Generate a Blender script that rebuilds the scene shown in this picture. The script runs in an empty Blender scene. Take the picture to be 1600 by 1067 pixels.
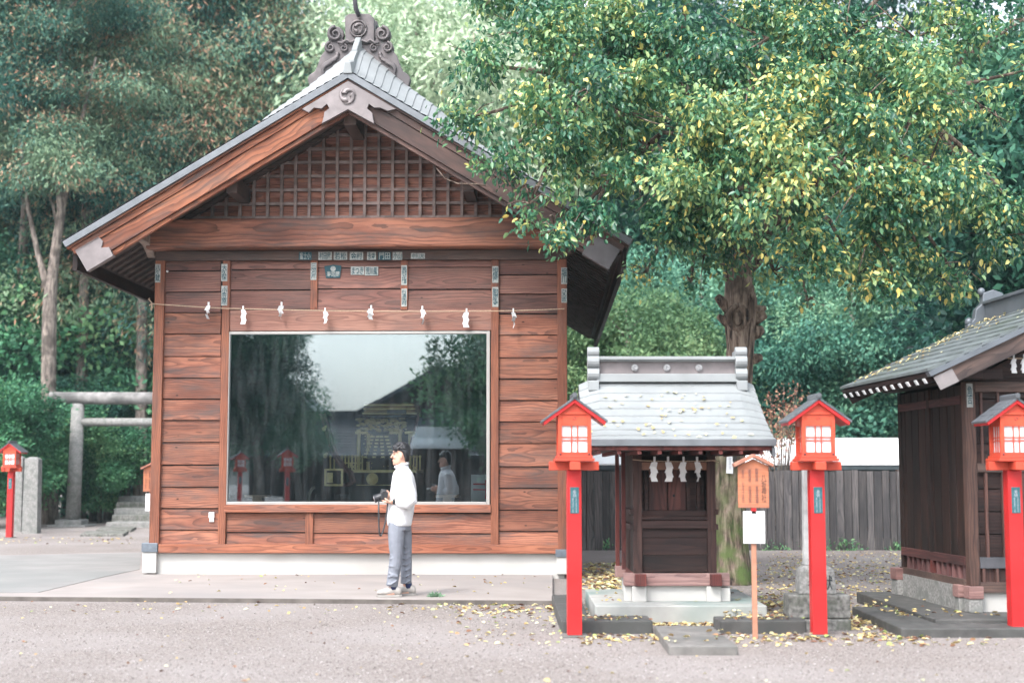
import bpy, math, random
import numpy as np
from mathutils import Vector, Matrix
R_ = math.radians
random.seed(7)
scene = bpy.context.scene
col = scene.collection
# ------------------------------------------------------------------ camera geometry
FPX = 2222.0                      # 50 mm lens on a 36 mm sensor, expressed for a 1600 px wide frame
PIT = math.atan((738 - 533.5) / FPX)
CAM = Vector((0, 0, 1.4))
def ray(px, py):
    u, v = px - 800.0, 533.5 - py
    cp, sp = math.cos(PIT), math.sin(PIT)
    return Vector((u, FPX * cp - v * sp, FPX * sp + v * cp))
def P(px, py, Y):
    r = ray(px, py); return CAM + r * (Y / r.y)
def G(px, py, z=0.0):             # point on a level plane
    r = ray(px, py); return CAM + r * ((z - 1.4) / r.z)
class Fr:                         # a building's own frame
    def __init__(s, O, yaw):
        s.O = Vector(O); s.yaw = yaw
        s.ex = Vector((math.cos(yaw), math.sin(yaw), 0)); s.ey = Vector((-math.sin(yaw), math.cos(yaw), 0))
    def at(s, px, py, c=0.0):
        r = ray(px, py); d = CAM - s.O
        t = (c - d.dot(s.ey)) / r.dot(s.ey); p = CAM + r * t - s.O
        return p.dot(s.ex), p.z
    def world(s, x, y, z): return s.O + s.ex * x + s.ey * y + Vector((0, 0, z))
# ------------------------------------------------------------------ objects
def tag(o, label=None, cat=None, group=None, kind=None):
    if label: o['label'] = label
    if cat: o['category'] = cat
    if group: o['group'] = group
    if kind: o['kind'] = kind
    return o
def empty(name, loc, rz=0.0, label=None, cat=None, group=None):
    o = bpy.data.objects.new(name, None); col.objects.link(o)
    o.location = loc; o.rotation_euler = (0, 0, rz); o.empty_display_size = .2
    return tag(o, label, cat, group)
def link(name, me, mats, parent=None):
    o = bpy.data.objects.new(name, me); col.objects.link(o)
    for m in (mats if isinstance(mats, (list, tuple)) else [mats]):
        me.materials.append(m)
    if parent is not None: o.parent = parent
    return o
def copy_tree(o, parent=None):
    c = o.copy(); col.objects.link(c); c.parent = parent
    for ch in [x for x in col.objects if x.parent is o]: copy_tree(ch, c)
    return c
class MB:
    def __init__(s): s.v = []; s.f = []; s.mi = []; s.m = 0; s.g = []
    def add(s, vs, fs):
        b = len(s.v); s.g.append((b, len(s.f))); s.v.extend([tuple(v) for v in vs])
        for f in fs: s.f.append(tuple(b + i for i in f)); s.mi.append(s.m)
    def hexa(s, p):               # 4 bottom (ccw) + 4 top
        s.add(p, [(3,2,1,0),(4,5,6,7),(0,1,5,4),(1,2,6,5),(2,3,7,6),(3,0,4,7)]); return s
    def box(s, x0, x1, y0, y1, z0, z1):
        if x0 > x1: x0, x1 = x1, x0
        if y0 > y1: y0, y1 = y1, y0
        if z0 > z1: z0, z1 = z1, z0
        return s.hexa([(x0,y0,z0),(x1,y0,z0),(x1,y1,z0),(x0,y1,z0),(x0,y0,z1),(x1,y0,z1),(x1,y1,z1),(x0,y1,z1)])
    def obox(s, c, size, rot):
        hx, hy, hz = size[0]/2, size[1]/2, size[2]/2; c = Vector(c)
        return s.hexa([c + rot @ Vector(q) for q in ((-hx,-hy,-hz),(hx,-hy,-hz),(hx,hy,-hz),(-hx,hy,-hz),(-hx,-hy,hz),(hx,-hy,hz),(hx,hy,hz),(-hx,hy,hz))])
    def prism(s, pts, y0, y1):    # xz outline pushed along y
        n = len(pts)
        s.add([(x, y0, z) for x, z in pts] + [(x, y1, z) for x, z in pts],
              [tuple(range(n)), tuple(range(2*n-1, n-1, -1))] + [(i, (i+1) % n, n + (i+1) % n, n + i)[::-1] for i in range(n)]); return s
    def slab(s, pts, z0, z1):     # xy outline pushed along z
        n = len(pts)
        s.add([(x, y, z0) for x, y in pts] + [(x, y, z1) for x, y in pts],
              [tuple(range(n))[::-1], tuple(range(n, 2*n))] + [(i, (i+1) % n, n + (i+1) % n, n + i) for i in range(n)]); return s
    def prismx(s, pts, x0, x1):   # yz outline pushed along x
        n = len(pts)
        s.add([(x0, y, z) for y, z in pts] + [(x1, y, z) for y, z in pts],
              [tuple(range(n))[::-1], tuple(range(n, 2*n))] + [(i, (i+1) % n, n + (i+1) % n, n + i) for i in range(n)]); return s
    def tube(s, path, r, n=8, sq=(1, 1)):
        path = [Vector(p) for p in path]; m = len(path)
        rr = r if isinstance(r, (list, tuple)) else [r]*m
        t0 = (path[1]-path[0]).normalized(); up = Vector((0,0,1)) if abs(t0.z) < .9 else Vector((0,1,0))
        a = t0.cross(up).normalized(); vs = []
        for i, p in enumerate(path):
            t = (path[min(i+1, m-1)] - path[max(i-1, 0)]).normalized()
            a = (a - t * a.dot(t)).normalized(); b = t.cross(a)
            for k in range(n):
                q = 2*math.pi*k/n; vs.append(p + (a*math.cos(q)*sq[0] + b*math.sin(q)*sq[1]) * rr[i])
        fs = [(i*n+k, i*n+(k+1) % n, (i+1)*n+(k+1) % n, (i+1)*n+k) for i in range(m-1) for k in range(n)]
        fs += [tuple(range(n))[::-1], tuple(range((m-1)*n, m*n))]
        s.add(vs, fs); return s
    def ball(s, c, r, sc=(1,1,1), n=10, rot=None):
        c = Vector(c); vs = []; m = max(4, n//2+1)
        for i in range(m+1):
            th = math.pi*i/m
            for k in range(n):
                ph = 2*math.pi*k/n
                q = Vector((r*sc[0]*math.sin(th)*math.cos(ph), r*sc[1]*math.sin(th)*math.sin(ph), r*sc[2]*math.cos(th)))
                vs.append(c + (rot @ q if rot else q))
        s.add(vs, [(i*n+k, (i+1)*n+k, (i+1)*n+(k+1) % n, i*n+(k+1) % n) for i in range(m) for k in range(n)]); return s
    def rings(s, rings):          # loft over closed rings of equal length
        n = len(rings[0]); b = [p for r in rings for p in r]
        fs = [(i*n+k, i*n+(k+1) % n, (i+1)*n+(k+1) % n, (i+1)*n+k) for i in range(len(rings)-1) for k in range(n)]
        fs += [tuple(range(n))[::-1], tuple(range((len(rings)-1)*n, len(rings)*n))]
        s.add(b, fs); return s
    def disc(s, c, r, y0, y1, n=20):
        return s.prism([(c[0]+r*math.cos(2*math.pi*k/n), c[1]+r*math.sin(2*math.pi*k/n)) for k in range(n)], y0, y1)
    def mesh(s, name):
        me = bpy.data.meshes.new(name); me.from_pydata(s.v, [], s.f)
        me.polygons.foreach_set('material_index', s.mi); me.update(); return me
    def build(s, name, mats, parent=None, smooth=False, bevel=0.0, label=None):
        me = s.mesh(name)
        if smooth: me.polygons.foreach_set('use_smooth', [True]*len(me.polygons))
        o = link(name, me, mats, parent)
        if bevel:
            b = o.modifiers.new('bevel', 'BEVEL'); b.width = bevel; b.segments = 2; b.limit_method = 'ANGLE'
        if label: o['label'] = label
        return o
def each(mb, name, mats, parent=None, smooth=False, bevel=0.0):
    # every shape of the builder becomes an object of its own
    out = []
    for i, (v0, f0) in enumerate(mb.g):
        v1, f1 = mb.g[i+1] if i+1 < len(mb.g) else (len(mb.v), len(mb.f))
        q = MB(); q.add(mb.v[v0:v1], [tuple(k-v0 for k in f) for f in mb.f[f0:f1]]); out.append(q.build(name, mats, parent, smooth, bevel))
    return out
def tomoe(mb, cx, cz, R, y0, depth, turn=1):
    # three swirling commas, in the xz plane facing -y
    for k in range(3):
        a0 = 2*math.pi*k/3 + .4; path = []; rad = []
        for i in range(15):
            t = i/14; a = a0 + turn*t*2.5; rr = R*(.40 + .46*t**.8)
            path.append((cx + rr*math.cos(a), y0, cz + rr*math.sin(a))); rad.append(R*(.30*(1-t)**.75 + .015))
        b = len(mb.v); mb.tube(path, rad, 8)
        for i in range(b, len(mb.v)):
            v = mb.v[i]; mb.v[i] = (v[0], y0 + (v[1]-y0)*depth/(R*.3), v[2])
def mesh_np(name, V, F):
    me = bpy.data.meshes.new(name); nv, nf, k = len(V), len(F), F.shape[1]
    me.vertices.add(nv); me.vertices.foreach_set('co', V.astype(np.float32).ravel())
    me.loops.add(nf*k); me.loops.foreach_set('vertex_index', F.astype(np.int32).ravel())
    me.polygons.add(nf); me.polygons.foreach_set('loop_start', np.arange(0, nf*k, k, dtype=np.int32))
    me.update(calc_edges=True); return me
# ------------------------------------------------------------------ materials
MATS = {}
def new_mat(name):
    m = bpy.data.materials.new(name); m.use_nodes = True; nt = m.node_tree
    return m, nt, nt.nodes['Principled BSDF']
def nd(nt, typ, ins=None, **kw):
    n = nt.nodes.new(typ)
    for k, v in kw.items(): setattr(n, k, v)
    for k, v in (ins or {}).items():
        if isinstance(v, bpy.types.NodeSocket): nt.links.new(v, n.inputs[k])
        else: n.inputs[k].default_value = v
    return n
def c4(c): return (c[0], c[1], c[2], 1)
def mixc(nt, f, a, b, mode='MIX'):
    n = nt.nodes.new('ShaderNodeMix'); n.data_type = 'RGBA'; n.blend_type = mode; n.clamp_factor = True
    for i, v in ((0, f), (6, a), (7, b)):
        if isinstance(v, bpy.types.NodeSocket): nt.links.new(v, n.inputs[i])
        elif i == 0: n.inputs[0].default_value = v
        else: n.inputs[i].default_value = c4(v)
    return n.outputs[2]
def ramp(nt, f, stops):
    n = nt.nodes.new('ShaderNodeValToRGB'); nt.links.new(f, n.inputs[0]); e = n.color_ramp.elements
    while len(e) < len(stops): e.new(.5)
    for i, (p, c) in enumerate(stops): e[i].position = p; e[i].color = c4(c) if not isinstance(c, float) else (c, c, c, 1)
    return n.outputs[0]
def bump(nt, h, bsdf, dist, strength=.6):
    b = nd(nt, 'ShaderNodeBump', {'Strength': strength, 'Distance': dist, 'Height': h})
    nt.links.new(b.outputs[0], bsdf.inputs['Normal'])
def plain(name, c, rough=.6, metal=0.0, var=.12, scale=6.0, bmp=.002, dirt=None, spec=.4):
    m, nt, b = new_mat(name)
    tc = nd(nt, 'ShaderNodeTexCoord')
    n = nd(nt, 'ShaderNodeTexNoise', {'Vector': tc.outputs['Object'], 'Scale': scale, 'Detail': 5.0})
    n2 = nd(nt, 'ShaderNodeTexNoise', {'Vector': tc.outputs['Object'], 'Scale': scale*.22, 'Detail': 4.0})
    lo = tuple(x*(1-var*1.6) for x in c); hi = tuple(min(1, x*(1+var)) for x in c)
    cc = ramp(nt, n.outputs[0], [(.3, lo), (.7, hi)])
    if dirt: cc = mixc(nt, ramp(nt, n2.outputs[0], [(.46, 0.0), (.66, 1.0)]), cc, dirt)
    nt.links.new(cc, b.inputs['Base Color']); b.inputs['Roughness'].default_value = rough
    b.inputs['Metallic'].default_value = metal; b.inputs['Specular IOR Level'].default_value = spec
    if bmp: bump(nt, n.outputs[0], b, bmp)
    MATS[name] = m; return m
def wood(name, light, mid, dark, axis='x', slant=0.0, rough=.66, knots=.5, grain=4.0, stain=.5, lo=.30, hi=.62, pitch=.27, weather=.45):
    m, nt, b = new_mat(name)
    def ma(op, *a):
        n = nt.nodes.new('ShaderNodeMath'); n.operation = op
        for i, v in enumerate(a):
            if isinstance(v, bpy.types.NodeSocket): nt.links.new(v, n.inputs[i])
            else: n.inputs[i].default_value = v
        return n.outputs[0]
    tc = nd(nt, 'ShaderNodeTexCoord'); ge = nd(nt, 'ShaderNodeNewGeometry'); r = ge.outputs['Random Per Island']
    rot = {'x': (0, slant, 0), 'z': (0, math.pi/2, 0), 'y': (0, 0, math.pi/2)}[axis]
    mp = nd(nt, 'ShaderNodeMapping', {'Vector': tc.outputs['Object'], 'Rotation': rot})
    sp = nd(nt, 'ShaderNodeSeparateXYZ', {0: mp.outputs[0]})
    # growth rings round a pith line that wanders behind each board: gives straight and arched grain
    rx = ma('MULTIPLY', r, 37.0); X = ma('ADD', sp.outputs[0], rx)
    Y = ma('ADD', sp.outputs[1], ma('MULTIPLY_ADD', r, .10, .035))
    Z = ma('SUBTRACT', ma('PINGPONG', ma('ADD', sp.outputs[2], rx), pitch), pitch*.45)
    co = nd(nt, 'ShaderNodeCombineXYZ', {0: ma('MULTIPLY', X, .45), 1: Y, 2: Z})
    wn = nd(nt, 'ShaderNodeTexNoise', {'Vector': co.outputs[0], 'Scale': 2.6, 'Detail': 2.0})
    wob = nd(nt, 'ShaderNodeVectorMath', {0: wn.outputs['Color'], 1: (0, .10, .10)}, operation='MULTIPLY')
    pos = nd(nt, 'ShaderNodeVectorMath', {0: co.outputs[0], 1: wob.outputs[0]}, operation='ADD')
    pos = nd(nt, 'ShaderNodeVectorMath', {0: pos.outputs[0], 1: (.3, 1, 1)}, operation='MULTIPLY')
    w = nd(nt, 'ShaderNodeTexWave', {'Vector': pos.outputs[0], 'Scale': grain*4.2, 'Distortion': 1.0, 'Detail': 2.0, 'Detail Scale': 3.0}, wave_type='RINGS', rings_direction='X', wave_profile='SAW')
    fc = nd(nt, 'ShaderNodeCombineXYZ', {0: ma('MULTIPLY', X, .06), 1: sp.outputs[1], 2: sp.outputs[2]})
    fine = nd(nt, 'ShaderNodeTexNoise', {'Vector': fc.outputs[0], 'Scale': 42.0, 'Detail': 4.0})
    sc_ = nd(nt, 'ShaderNodeCombineXYZ', {0: ma('MULTIPLY', X, .55), 1: sp.outputs[1], 2: ma('MULTIPLY', ma('ADD', sp.outputs[2], rx), 2.6)})
    big = nd(nt, 'ShaderNodeTexNoise', {'Vector': sc_.outputs[0], 'Scale': 1.25, 'Detail': 5.0, 'Roughness': .6})
    c = mixc(nt, ramp(nt, big.outputs[0], [(.36, 0.0), (.62, 1.0)]), light, mid)
    c = mixc(nt, ma('MULTIPLY', ramp(nt, w.outputs['Fac'], [(.45, 0.0), (.95, 1.0)]), .58), c, dark)
    c = mixc(nt, ma('MULTIPLY', ramp(nt, fine.outputs[0], [(.52, 0.0), (.68, 1.0)]), .38), c, dark)
    c = mixc(nt, ma('MULTIPLY', ramp(nt, big.outputs[0], [(.50, 0.0), (.84, 1.0)]), stain), c, dark)
    gc = nd(nt, 'ShaderNodeCombineXYZ', {0: ma('MULTIPLY', X, .9), 1: sp.outputs[1], 2: ma('MULTIPLY', ma('ADD', sp.outputs[2], rx), 5.0)})
    gn = nd(nt, 'ShaderNodeTexNoise', {'Vector': gc.outputs[0], 'Scale': 1.1, 'Detail': 6.0, 'Roughness': .65})
    grey = tuple(.30*(mid[0]+mid[1]+mid[2])/3*1.6+.25*x for x in dark)
    c = mixc(nt, ma('MULTIPLY', ramp(nt, gn.outputs[0], [(.48, 0.0), (.66, 1.0)]), weather), c, grey)
    if knots:
        kc = nd(nt, 'ShaderNodeCombineXYZ', {0: ma('MULTIPLY', X, 1.7), 1: 0.0, 2: ma('MULTIPLY', ma('ADD', sp.outputs[2], rx), 3.2)})
        vo = nd(nt, 'ShaderNodeTexVoronoi', {'Vector': kc.outputs[0], 'Scale': 1.7})
        c = mixc(nt, ma('MULTIPLY', ramp(nt, vo.outputs['Distance'], [(.03, 1.0), (.075, 0.0)]), knots), c, tuple(x*.5 for x in dark))
    hv = nd(nt, 'ShaderNodeMapRange', {'Value': r, 'To Min': .70, 'To Max': 1.26})
    hs = nd(nt, 'ShaderNodeHueSaturation', {'Color': c, 'Value': hv.outputs[0]})
    nt.links.new(hs.outputs[0], b.inputs['Base Color']); b.inputs['Roughness'].default_value = rough
    b.inputs['Specular IOR Level'].default_value = .3
    bump(nt, ma('ADD', w.outputs['Fac'], fine.outputs[0]), b, .002, .6)
    MATS[name] = m; return m
def foliage(name, stops, rough=.5, transl=.25, spec=.35):
    m, nt, b = new_mat(name)
    at = nd(nt, 'ShaderNodeAttribute', attribute_name='tone')
    c = ramp(nt, at.outputs['Fac'], stops)
    nt.links.new(c, b.inputs['Base Color']); b.inputs['Roughness'].default_value = rough; b.inputs['Specular IOR Level'].default_value = spec
    tr = nd(nt, 'ShaderNodeBsdfTranslucent', {'Color': c})
    mx = nd(nt, 'ShaderNodeMixShader', {0: transl, 1: b.outputs[0], 2: tr.outputs[0]})
    nt.links.new(mx.outputs[0], nt.nodes['Material Output'].inputs[0]); MATS[name] = m; return m
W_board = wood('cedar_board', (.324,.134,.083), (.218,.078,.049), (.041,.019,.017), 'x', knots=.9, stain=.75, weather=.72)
W_up = wood('shaded_cedar_board', (.237,.114,.088), (.162,.070,.056), (.040,.022,.020), 'x', knots=.9, stain=.6)  # darker copy of the wall cedar, eave shade put into its colour
W_post = wood('cedar_post', (.339,.127,.072), (.226,.077,.045), (.056,.023,.017), 'z', knots=.15, stain=.35, pitch=.5)
W_beam = wood('cedar_beam', (.372,.155,.097), (.243,.088,.055), (.040,.020,.017), 'x', knots=.15, stain=.85, grain=2.4, pitch=.8, weather=.6)
W_sill = wood('cedar_sill', (.457,.181,.107), (.316,.109,.061), (.100,.032,.022), 'x', knots=.2, stain=.3, lo=.36, hi=.60)
W_dark = wood('weathered_dark_beam', (.154,.098,.081), (.077,.049,.042), (.025,.018,.019), 'x', knots=.4, stain=.4)
TH = R_(30.5)
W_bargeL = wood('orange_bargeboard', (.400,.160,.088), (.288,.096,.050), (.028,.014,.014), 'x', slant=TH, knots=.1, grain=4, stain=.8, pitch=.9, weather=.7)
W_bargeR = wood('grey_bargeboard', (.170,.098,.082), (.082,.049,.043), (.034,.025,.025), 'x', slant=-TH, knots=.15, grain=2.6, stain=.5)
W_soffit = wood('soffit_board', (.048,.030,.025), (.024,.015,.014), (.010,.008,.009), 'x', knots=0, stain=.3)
W_lat = plain('lattice_grey_wood', (.25,.19,.175), .75, var=.25, scale=9)
W_gable = wood('gable_board', (.360,.159,.111), (.244,.100,.071), (.063,.031,.027), 'x', knots=.3, stain=.5, lo=.38, hi=.60)
W_shr = wood('shrine_dark_wood', (.064,.032,.028), (.032,.017,.016), (.011,.007,.008), 'x', knots=.1, stain=.4)
W_shrp = wood('shrine_post_wood', (.091,.047,.039), (.046,.021,.019), (.017,.009,.009), 'z', knots=0, stain=.4)
W_shrred = wood('shrine_red_wood', (.211,.056,.046), (.124,.031,.028), (.037,.012,.012), 'z', knots=0, stain=.3)
W_blk = wood('blackened_plank', (.038,.017,.013), (.014,.008,.008), (.004,.004,.003), 'z', knots=0, stain=.3, grain=3)
W_blkx = wood('blackened_board', (.049,.024,.020), (.020,.011,.011), (.007,.005,.006), 'x', knots=0, stain=.3)
W_fence = wood('grey_fence_plank', (.165,.147,.143), (.087,.080,.083), (.028,.028,.033), 'z', knots=0, stain=.5, grain=3)
W_sign = wood('sign_board_wood', (.541,.211,.113), (.476,.172,.090), (.344,.117,.066), 'x', knots=0, stain=.15)
M_copper = plain('grey_roof_sheet', (.265,.28,.285), .5, .1, .08, 3, .001, dirt=(.22,.235,.24))
M_roofdk = plain('dark_roof_sheet', (.13,.145,.165), .42, .3, .15, 3, .001)
M_roofrt = plain('mossy_roof_sheet', (.149,.169,.176), .5, .2, .22, 5, .001, dirt=(.101,.122,.108))
M_vergegrey = plain('verge_sheet', (.160,.172,.188), .4, .35, .12, 6, 0)
M_plate = plain('pinkish_metal_plate', (.225,.198,.20), .5, .25, .14, 8, .001, dirt=(.17,.15,.152))
M_orn = plain('ridge_ornament_metal', (.135,.118,.12), .5, .25, .2, 10, .001, dirt=(.095,.085,.09))
M_steel = plain('blue_grey_metal', (.160,.184,.216), .4, .4, .15, 12, 0)
M_conc = plain('white_concrete', (.478,.469,.451), .8, 0, .06, 2.2, .002, dirt=(.386,.368,.350))
M_apron = plain('apron_concrete', (.297,.266,.252), .8, 0, .08, 1.6, .002, dirt=(.234,.216,.211))
M_apronblue = plain('asphalt_path', (.235,.228,.222), .75, 0, .1, 1.6, .002, dirt=(.185,.19,.185))
M_kerb = plain('kerb_stone', (.081,.079,.077), .75, 0, .25, 9, .004, dirt=(.053,.055,.053))
M_kerbtop = plain('step_stone', (.163,.155,.147), .75, 0, .2, 9, .003, dirt=(.109,.109,.103))
M_mossc = plain('mossy_concrete', (.357,.357,.340), .8, 0, .12, 5, .004, dirt=(.187,.246,.234))
M_granite = plain('granite', (.264,.260,.251), .8, 0, .3, 40, .004, dirt=(.167,.172,.163))
M_granitel = plain('lichen_stone', (.192,.188,.176), .85, 0, .4, 24, .006, dirt=(.080,.088,.068))
M_red = plain('vermilion_paint', (.50,.016,.018), .45, 0, .14, 3, .0008, dirt=(.473,.026,.026), spec=.4)
M_orange = plain('orange_vermilion_paint', (.607,.078,.035), .5, 0, .14, 7, .0008, dirt=(.478,.055,.032), spec=.4)
M_paper = plain('white_paper', (.722,.731,.739), .8, 0, .02, 5, 0)
M_teal = plain('teal_plaque', (.035,.12,.14), .5, 0, .2, 30, 0)
M_ink = plain('black_ink', (.022,.03,.036), .7, 0, .1, 30, 0)
M_inkblue = plain('teal_ink', (.02,.07,.09), .7, 0, .1, 30, 0)
M_sticker = plain('faded_sticker_paper', (.34,.36,.345), .8, 0, .2, 20, 0)
M_inksoft = plain('faded_ink', (.17,.08,.07), .7, 0, .1, 30, 0)
M_inkgrey = plain('pale_grey_ink', (.36,.38,.42), .7, 0, .05, 30, 0)
M_frame = plain('window_aluminium', (.36,.345,.33), .4, .2, .06, 5, 0)
M_tarp = plain('white_sheet_roof', (.92,.93,.94), .45, 0, .03, 2, .001)
M_rope = plain('straw_rope', (.42,.31,.22), .9, 0, .2, 60, .001)
M_gold = plain('gold_leaf', (.98,.74,.36), .38, .1, .12, 20, 0)
M_lacquer = plain('black_lacquer', (.018,.028,.036), .2, 0, .2, 3, 0)
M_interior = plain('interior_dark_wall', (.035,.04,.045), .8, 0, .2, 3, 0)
M_bark = None
def bark(name, a, b_, c_, moss=None, sc=1.0):
    m, nt, b = new_mat(name); tc = nd(nt, 'ShaderNodeTexCoord')
    v = nd(nt, 'ShaderNodeVectorMath', {0: tc.outputs['Object'], 1: (9*sc, 9*sc, 1.6*sc)}, operation='MULTIPLY')
    n = nd(nt, 'ShaderNodeTexNoise', {'Vector': v.outputs[0], 'Scale': 2.0, 'Detail': 7.0, 'Roughness': .62, 'Distortion': .5})
    v2 = nd(nt, 'ShaderNodeTexNoise', {'Vector': tc.outputs['Object'], 'Scale': 3.2, 'Detail': 5.0})
    c = ramp(nt, n.outputs[0], [(.36, c_), (.5, b_), (.64, a)])
    c = mixc(nt, ramp(nt, v2.outputs[0], [(.5, 0.0), (.62, .8)]), c, tuple(x*.35 for x in b_))
    if moss:
        sp = nd(nt, 'ShaderNodeSeparateXYZ', {0: tc.outputs['Object']})
        zr = nd(nt, 'ShaderNodeMapRange', {'Value': sp.outputs[2], 'From Min': .2, 'From Max': 2.1, 'To Min': 1.0, 'To Max': 0.0})
        v3 = nd(nt, 'ShaderNodeTexNoise', {'Vector': tc.outputs['Object'], 'Scale': 5.0, 'Detail': 5.0})
        f = nd(nt, 'ShaderNodeMath', {0: ramp(nt, v3.outputs[0], [(.40, 0.0), (.62, 1.0)]), 1: zr.outputs[0]}, operation='MULTIPLY')
        c = mixc(nt, f.outputs[0], c, moss)
    nt.links.new(c, b.inputs['Base Color']); b.inputs['Roughness'].default_value = .85; b.inputs['Specular IOR Level'].default_value = .2
    bump(nt, n.outputs[0], b, .03, .9); return m
M_bark = bark('grey_brown_bark', (.33,.26,.21), (.17,.125,.10), (.022,.016,.016), moss=(.10,.145,.05))
M_barkp = bark('pale_bark', (.33,.28,.24), (.20,.165,.145), (.08,.065,.06))
M_barkd = bark('dark_bark', (.12,.10,.09), (.07,.06,.055), (.03,.028,.03))
def ground_mat():
    m, nt, b = new_mat('gravel'); tc = nd(nt, 'ShaderNodeTexCoord'); o = tc.outputs['Object']
    vo = nd(nt, 'ShaderNodeTexVoronoi', {'Vector': o, 'Scale': 85.0})
    n1 = nd(nt, 'ShaderNodeTexNoise', {'Vector': o, 'Scale': 34.0, 'Detail': 6.0, 'Roughness': .75})
    n2 = nd(nt, 'ShaderNodeTexNoise', {'Vector': o, 'Scale': .55, 'Detail': 5.0})
    sx = nd(nt, 'ShaderNodeSeparateColor', {0: vo.outputs['Color']})
    c = ramp(nt, sx.outputs[0], [(0.0, (.150,.128,.119)), (.35, (.24,.21,.196)), (.75, (.30,.266,.25)), (1.0, (.41,.375,.355))])
    c = mixc(nt, ramp(nt, n1.outputs[0], [(.38, .75), (.55, 0.0)]), c, (.165,.142,.135))
    c = mixc(nt, ramp(nt, n2.outputs[0], [(.42, 0.0), (.62, .55)]), c, (.31,.283,.275))
    nt.links.new(c, b.inputs['Base Color']); b.inputs['Roughness'].default_value = .9; b.inputs['Specular IOR Level'].default_value = .2
    h = nd(nt, 'ShaderNodeMath', {0: vo.outputs['Distance'], 1: n1.outputs[0]}, operation='ADD')
    bump(nt, h.outputs[0], b, .012, .8); return m
M_gravel = ground_mat()
def glass_mat():
    m, nt, b = new_mat('window_glass'); nt.nodes.remove(b)
    tr = nd(nt, 'ShaderNodeBsdfTransparent', {'Color': (.90,.95,.96,1)})
    gl = nd(nt, 'ShaderNodeBsdfGlossy', {'Color': (.76,.86,.93,1), 'Roughness': .004})
    tc = nd(nt, 'ShaderNodeTexCoord'); n = nd(nt, 'ShaderNodeTexNoise', {'Vector': tc.outputs['Object'], 'Scale': .8, 'Detail': 2.0})
    bm = nd(nt, 'ShaderNodeBump', {'Strength': .12, 'Distance': .004, 'Height': n.outputs[0]}); nt.links.new(bm.outputs[0], gl.inputs['Normal'])
    fr = nd(nt, 'ShaderNodeFresnel', {'IOR': 2.45})
    mx = nd(nt, 'ShaderNodeMixShader', {0: fr.outputs[0], 1: tr.outputs[0], 2: gl.outputs[0]})
    # thin film of dust that scatters a little light
    df = nd(nt, 'ShaderNodeBsdfDiffuse', {'Color': (.6,.63,.66,1)})
    v = nd(nt, 'ShaderNodeVectorMath', {0: tc.outputs['Object'], 1: (5, 1, .7)}, operation='MULTIPLY')
    n2 = nd(nt, 'ShaderNodeTexNoise', {'Vector': v.outputs[0], 'Scale': 2.0, 'Detail': 6.0})
    dr = ramp(nt, n2.outputs[0], [(.44, .003), (.78, .04)])
    mx2 = nd(nt, 'ShaderNodeMixShader', {0: dr, 1: mx.outputs[0], 2: df.outputs[0]})
    nt.links.new(mx2.outputs[0], nt.nodes['Material Output'].inputs[0]); return m
M_glass = glass_mat()
# ------------------------------------------------------------------ lettering
def text_mesh(body, w, h, name='lettering', mat=None, parent=None, at=(0, 0, 0), vertical=True, rz=0.0, ext=.0006, font_bold=0.0):
    """lettering facing -y, centred at `at`, fitted into w x h"""
    cu = bpy.data.curves.new('txt', 'FONT'); cu.body = '\n'.join(body) if vertical else body
    cu.align_x = 'CENTER'; cu.extrude = ext; cu.offset = font_bold; cu.space_line = .8 if vertical else 1; cu.resolution_u = 2
    o = bpy.data.objects.new('txt', cu); col.objects.link(o)
    dg = bpy.context.evaluated_depsgraph_get(); dg.update()
    me = bpy.data.meshes.new_from_object(o.evaluated_get(dg)); bpy.data.objects.remove(o)
    n = len(me.vertices); a = np.zeros(n*3); me.vertices.foreach_get('co', a); a = a.reshape(-1, 3)
    mn, mx = a.min(0), a.max(0); c = (mn+mx)/2; d = np.maximum(mx-mn, 1e-6)
    out = np.zeros_like(a); out[:, 0] = (a[:, 0]-c[0])*w/d[0]; out[:, 2] = (a[:, 1]-c[1])*h/d[1]; out[:, 1] = -(a[:, 2]-c[2])*.8
    me.vertices.foreach_set('co', out.ravel().astype(np.float32)); me.materials.clear()
    ob = link(name, me, mat, parent); ob.location = at; ob.rotation_euler = (0, 0, rz); return ob
HAZE, SKY, SUN, EXPO = .00045, .15, .9, 1.5
# ================================================================== THE LARGE HALL
hy = R_(-1.55)
hp = P(233, 893, 19.2)
H = Fr((hp.x, hp.y, 0), hy)
a = H.at
hall = empty('storage_hall', H.O, hy, 'large brown wooden shrine hall with a steep gable roof and a wide display window', 'building')
def rect(mb, px0, py0, px1, py1, c0, c1, c=None):
    c = c0 if c is None else c
    xm, ym = (px0+px1)/2, (py0+py1)/2
    x0, x1 = a(px0, ym, c)[0], a(px1, ym, c)[0]; z1, z0 = a(xm, py0, c)[1], a(xm, py1, c)[1]
    mb.box(x0, x1, c0, c1, z0, z1); return x0, x1, z0, z1
XL, XR = 0.0, a(886, 700)[0]
DEP = 9.7
ZT = a(560, 400)[1]                      # top of wall
ZF = a(560, 864)[1]                      # top of foundation
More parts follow.
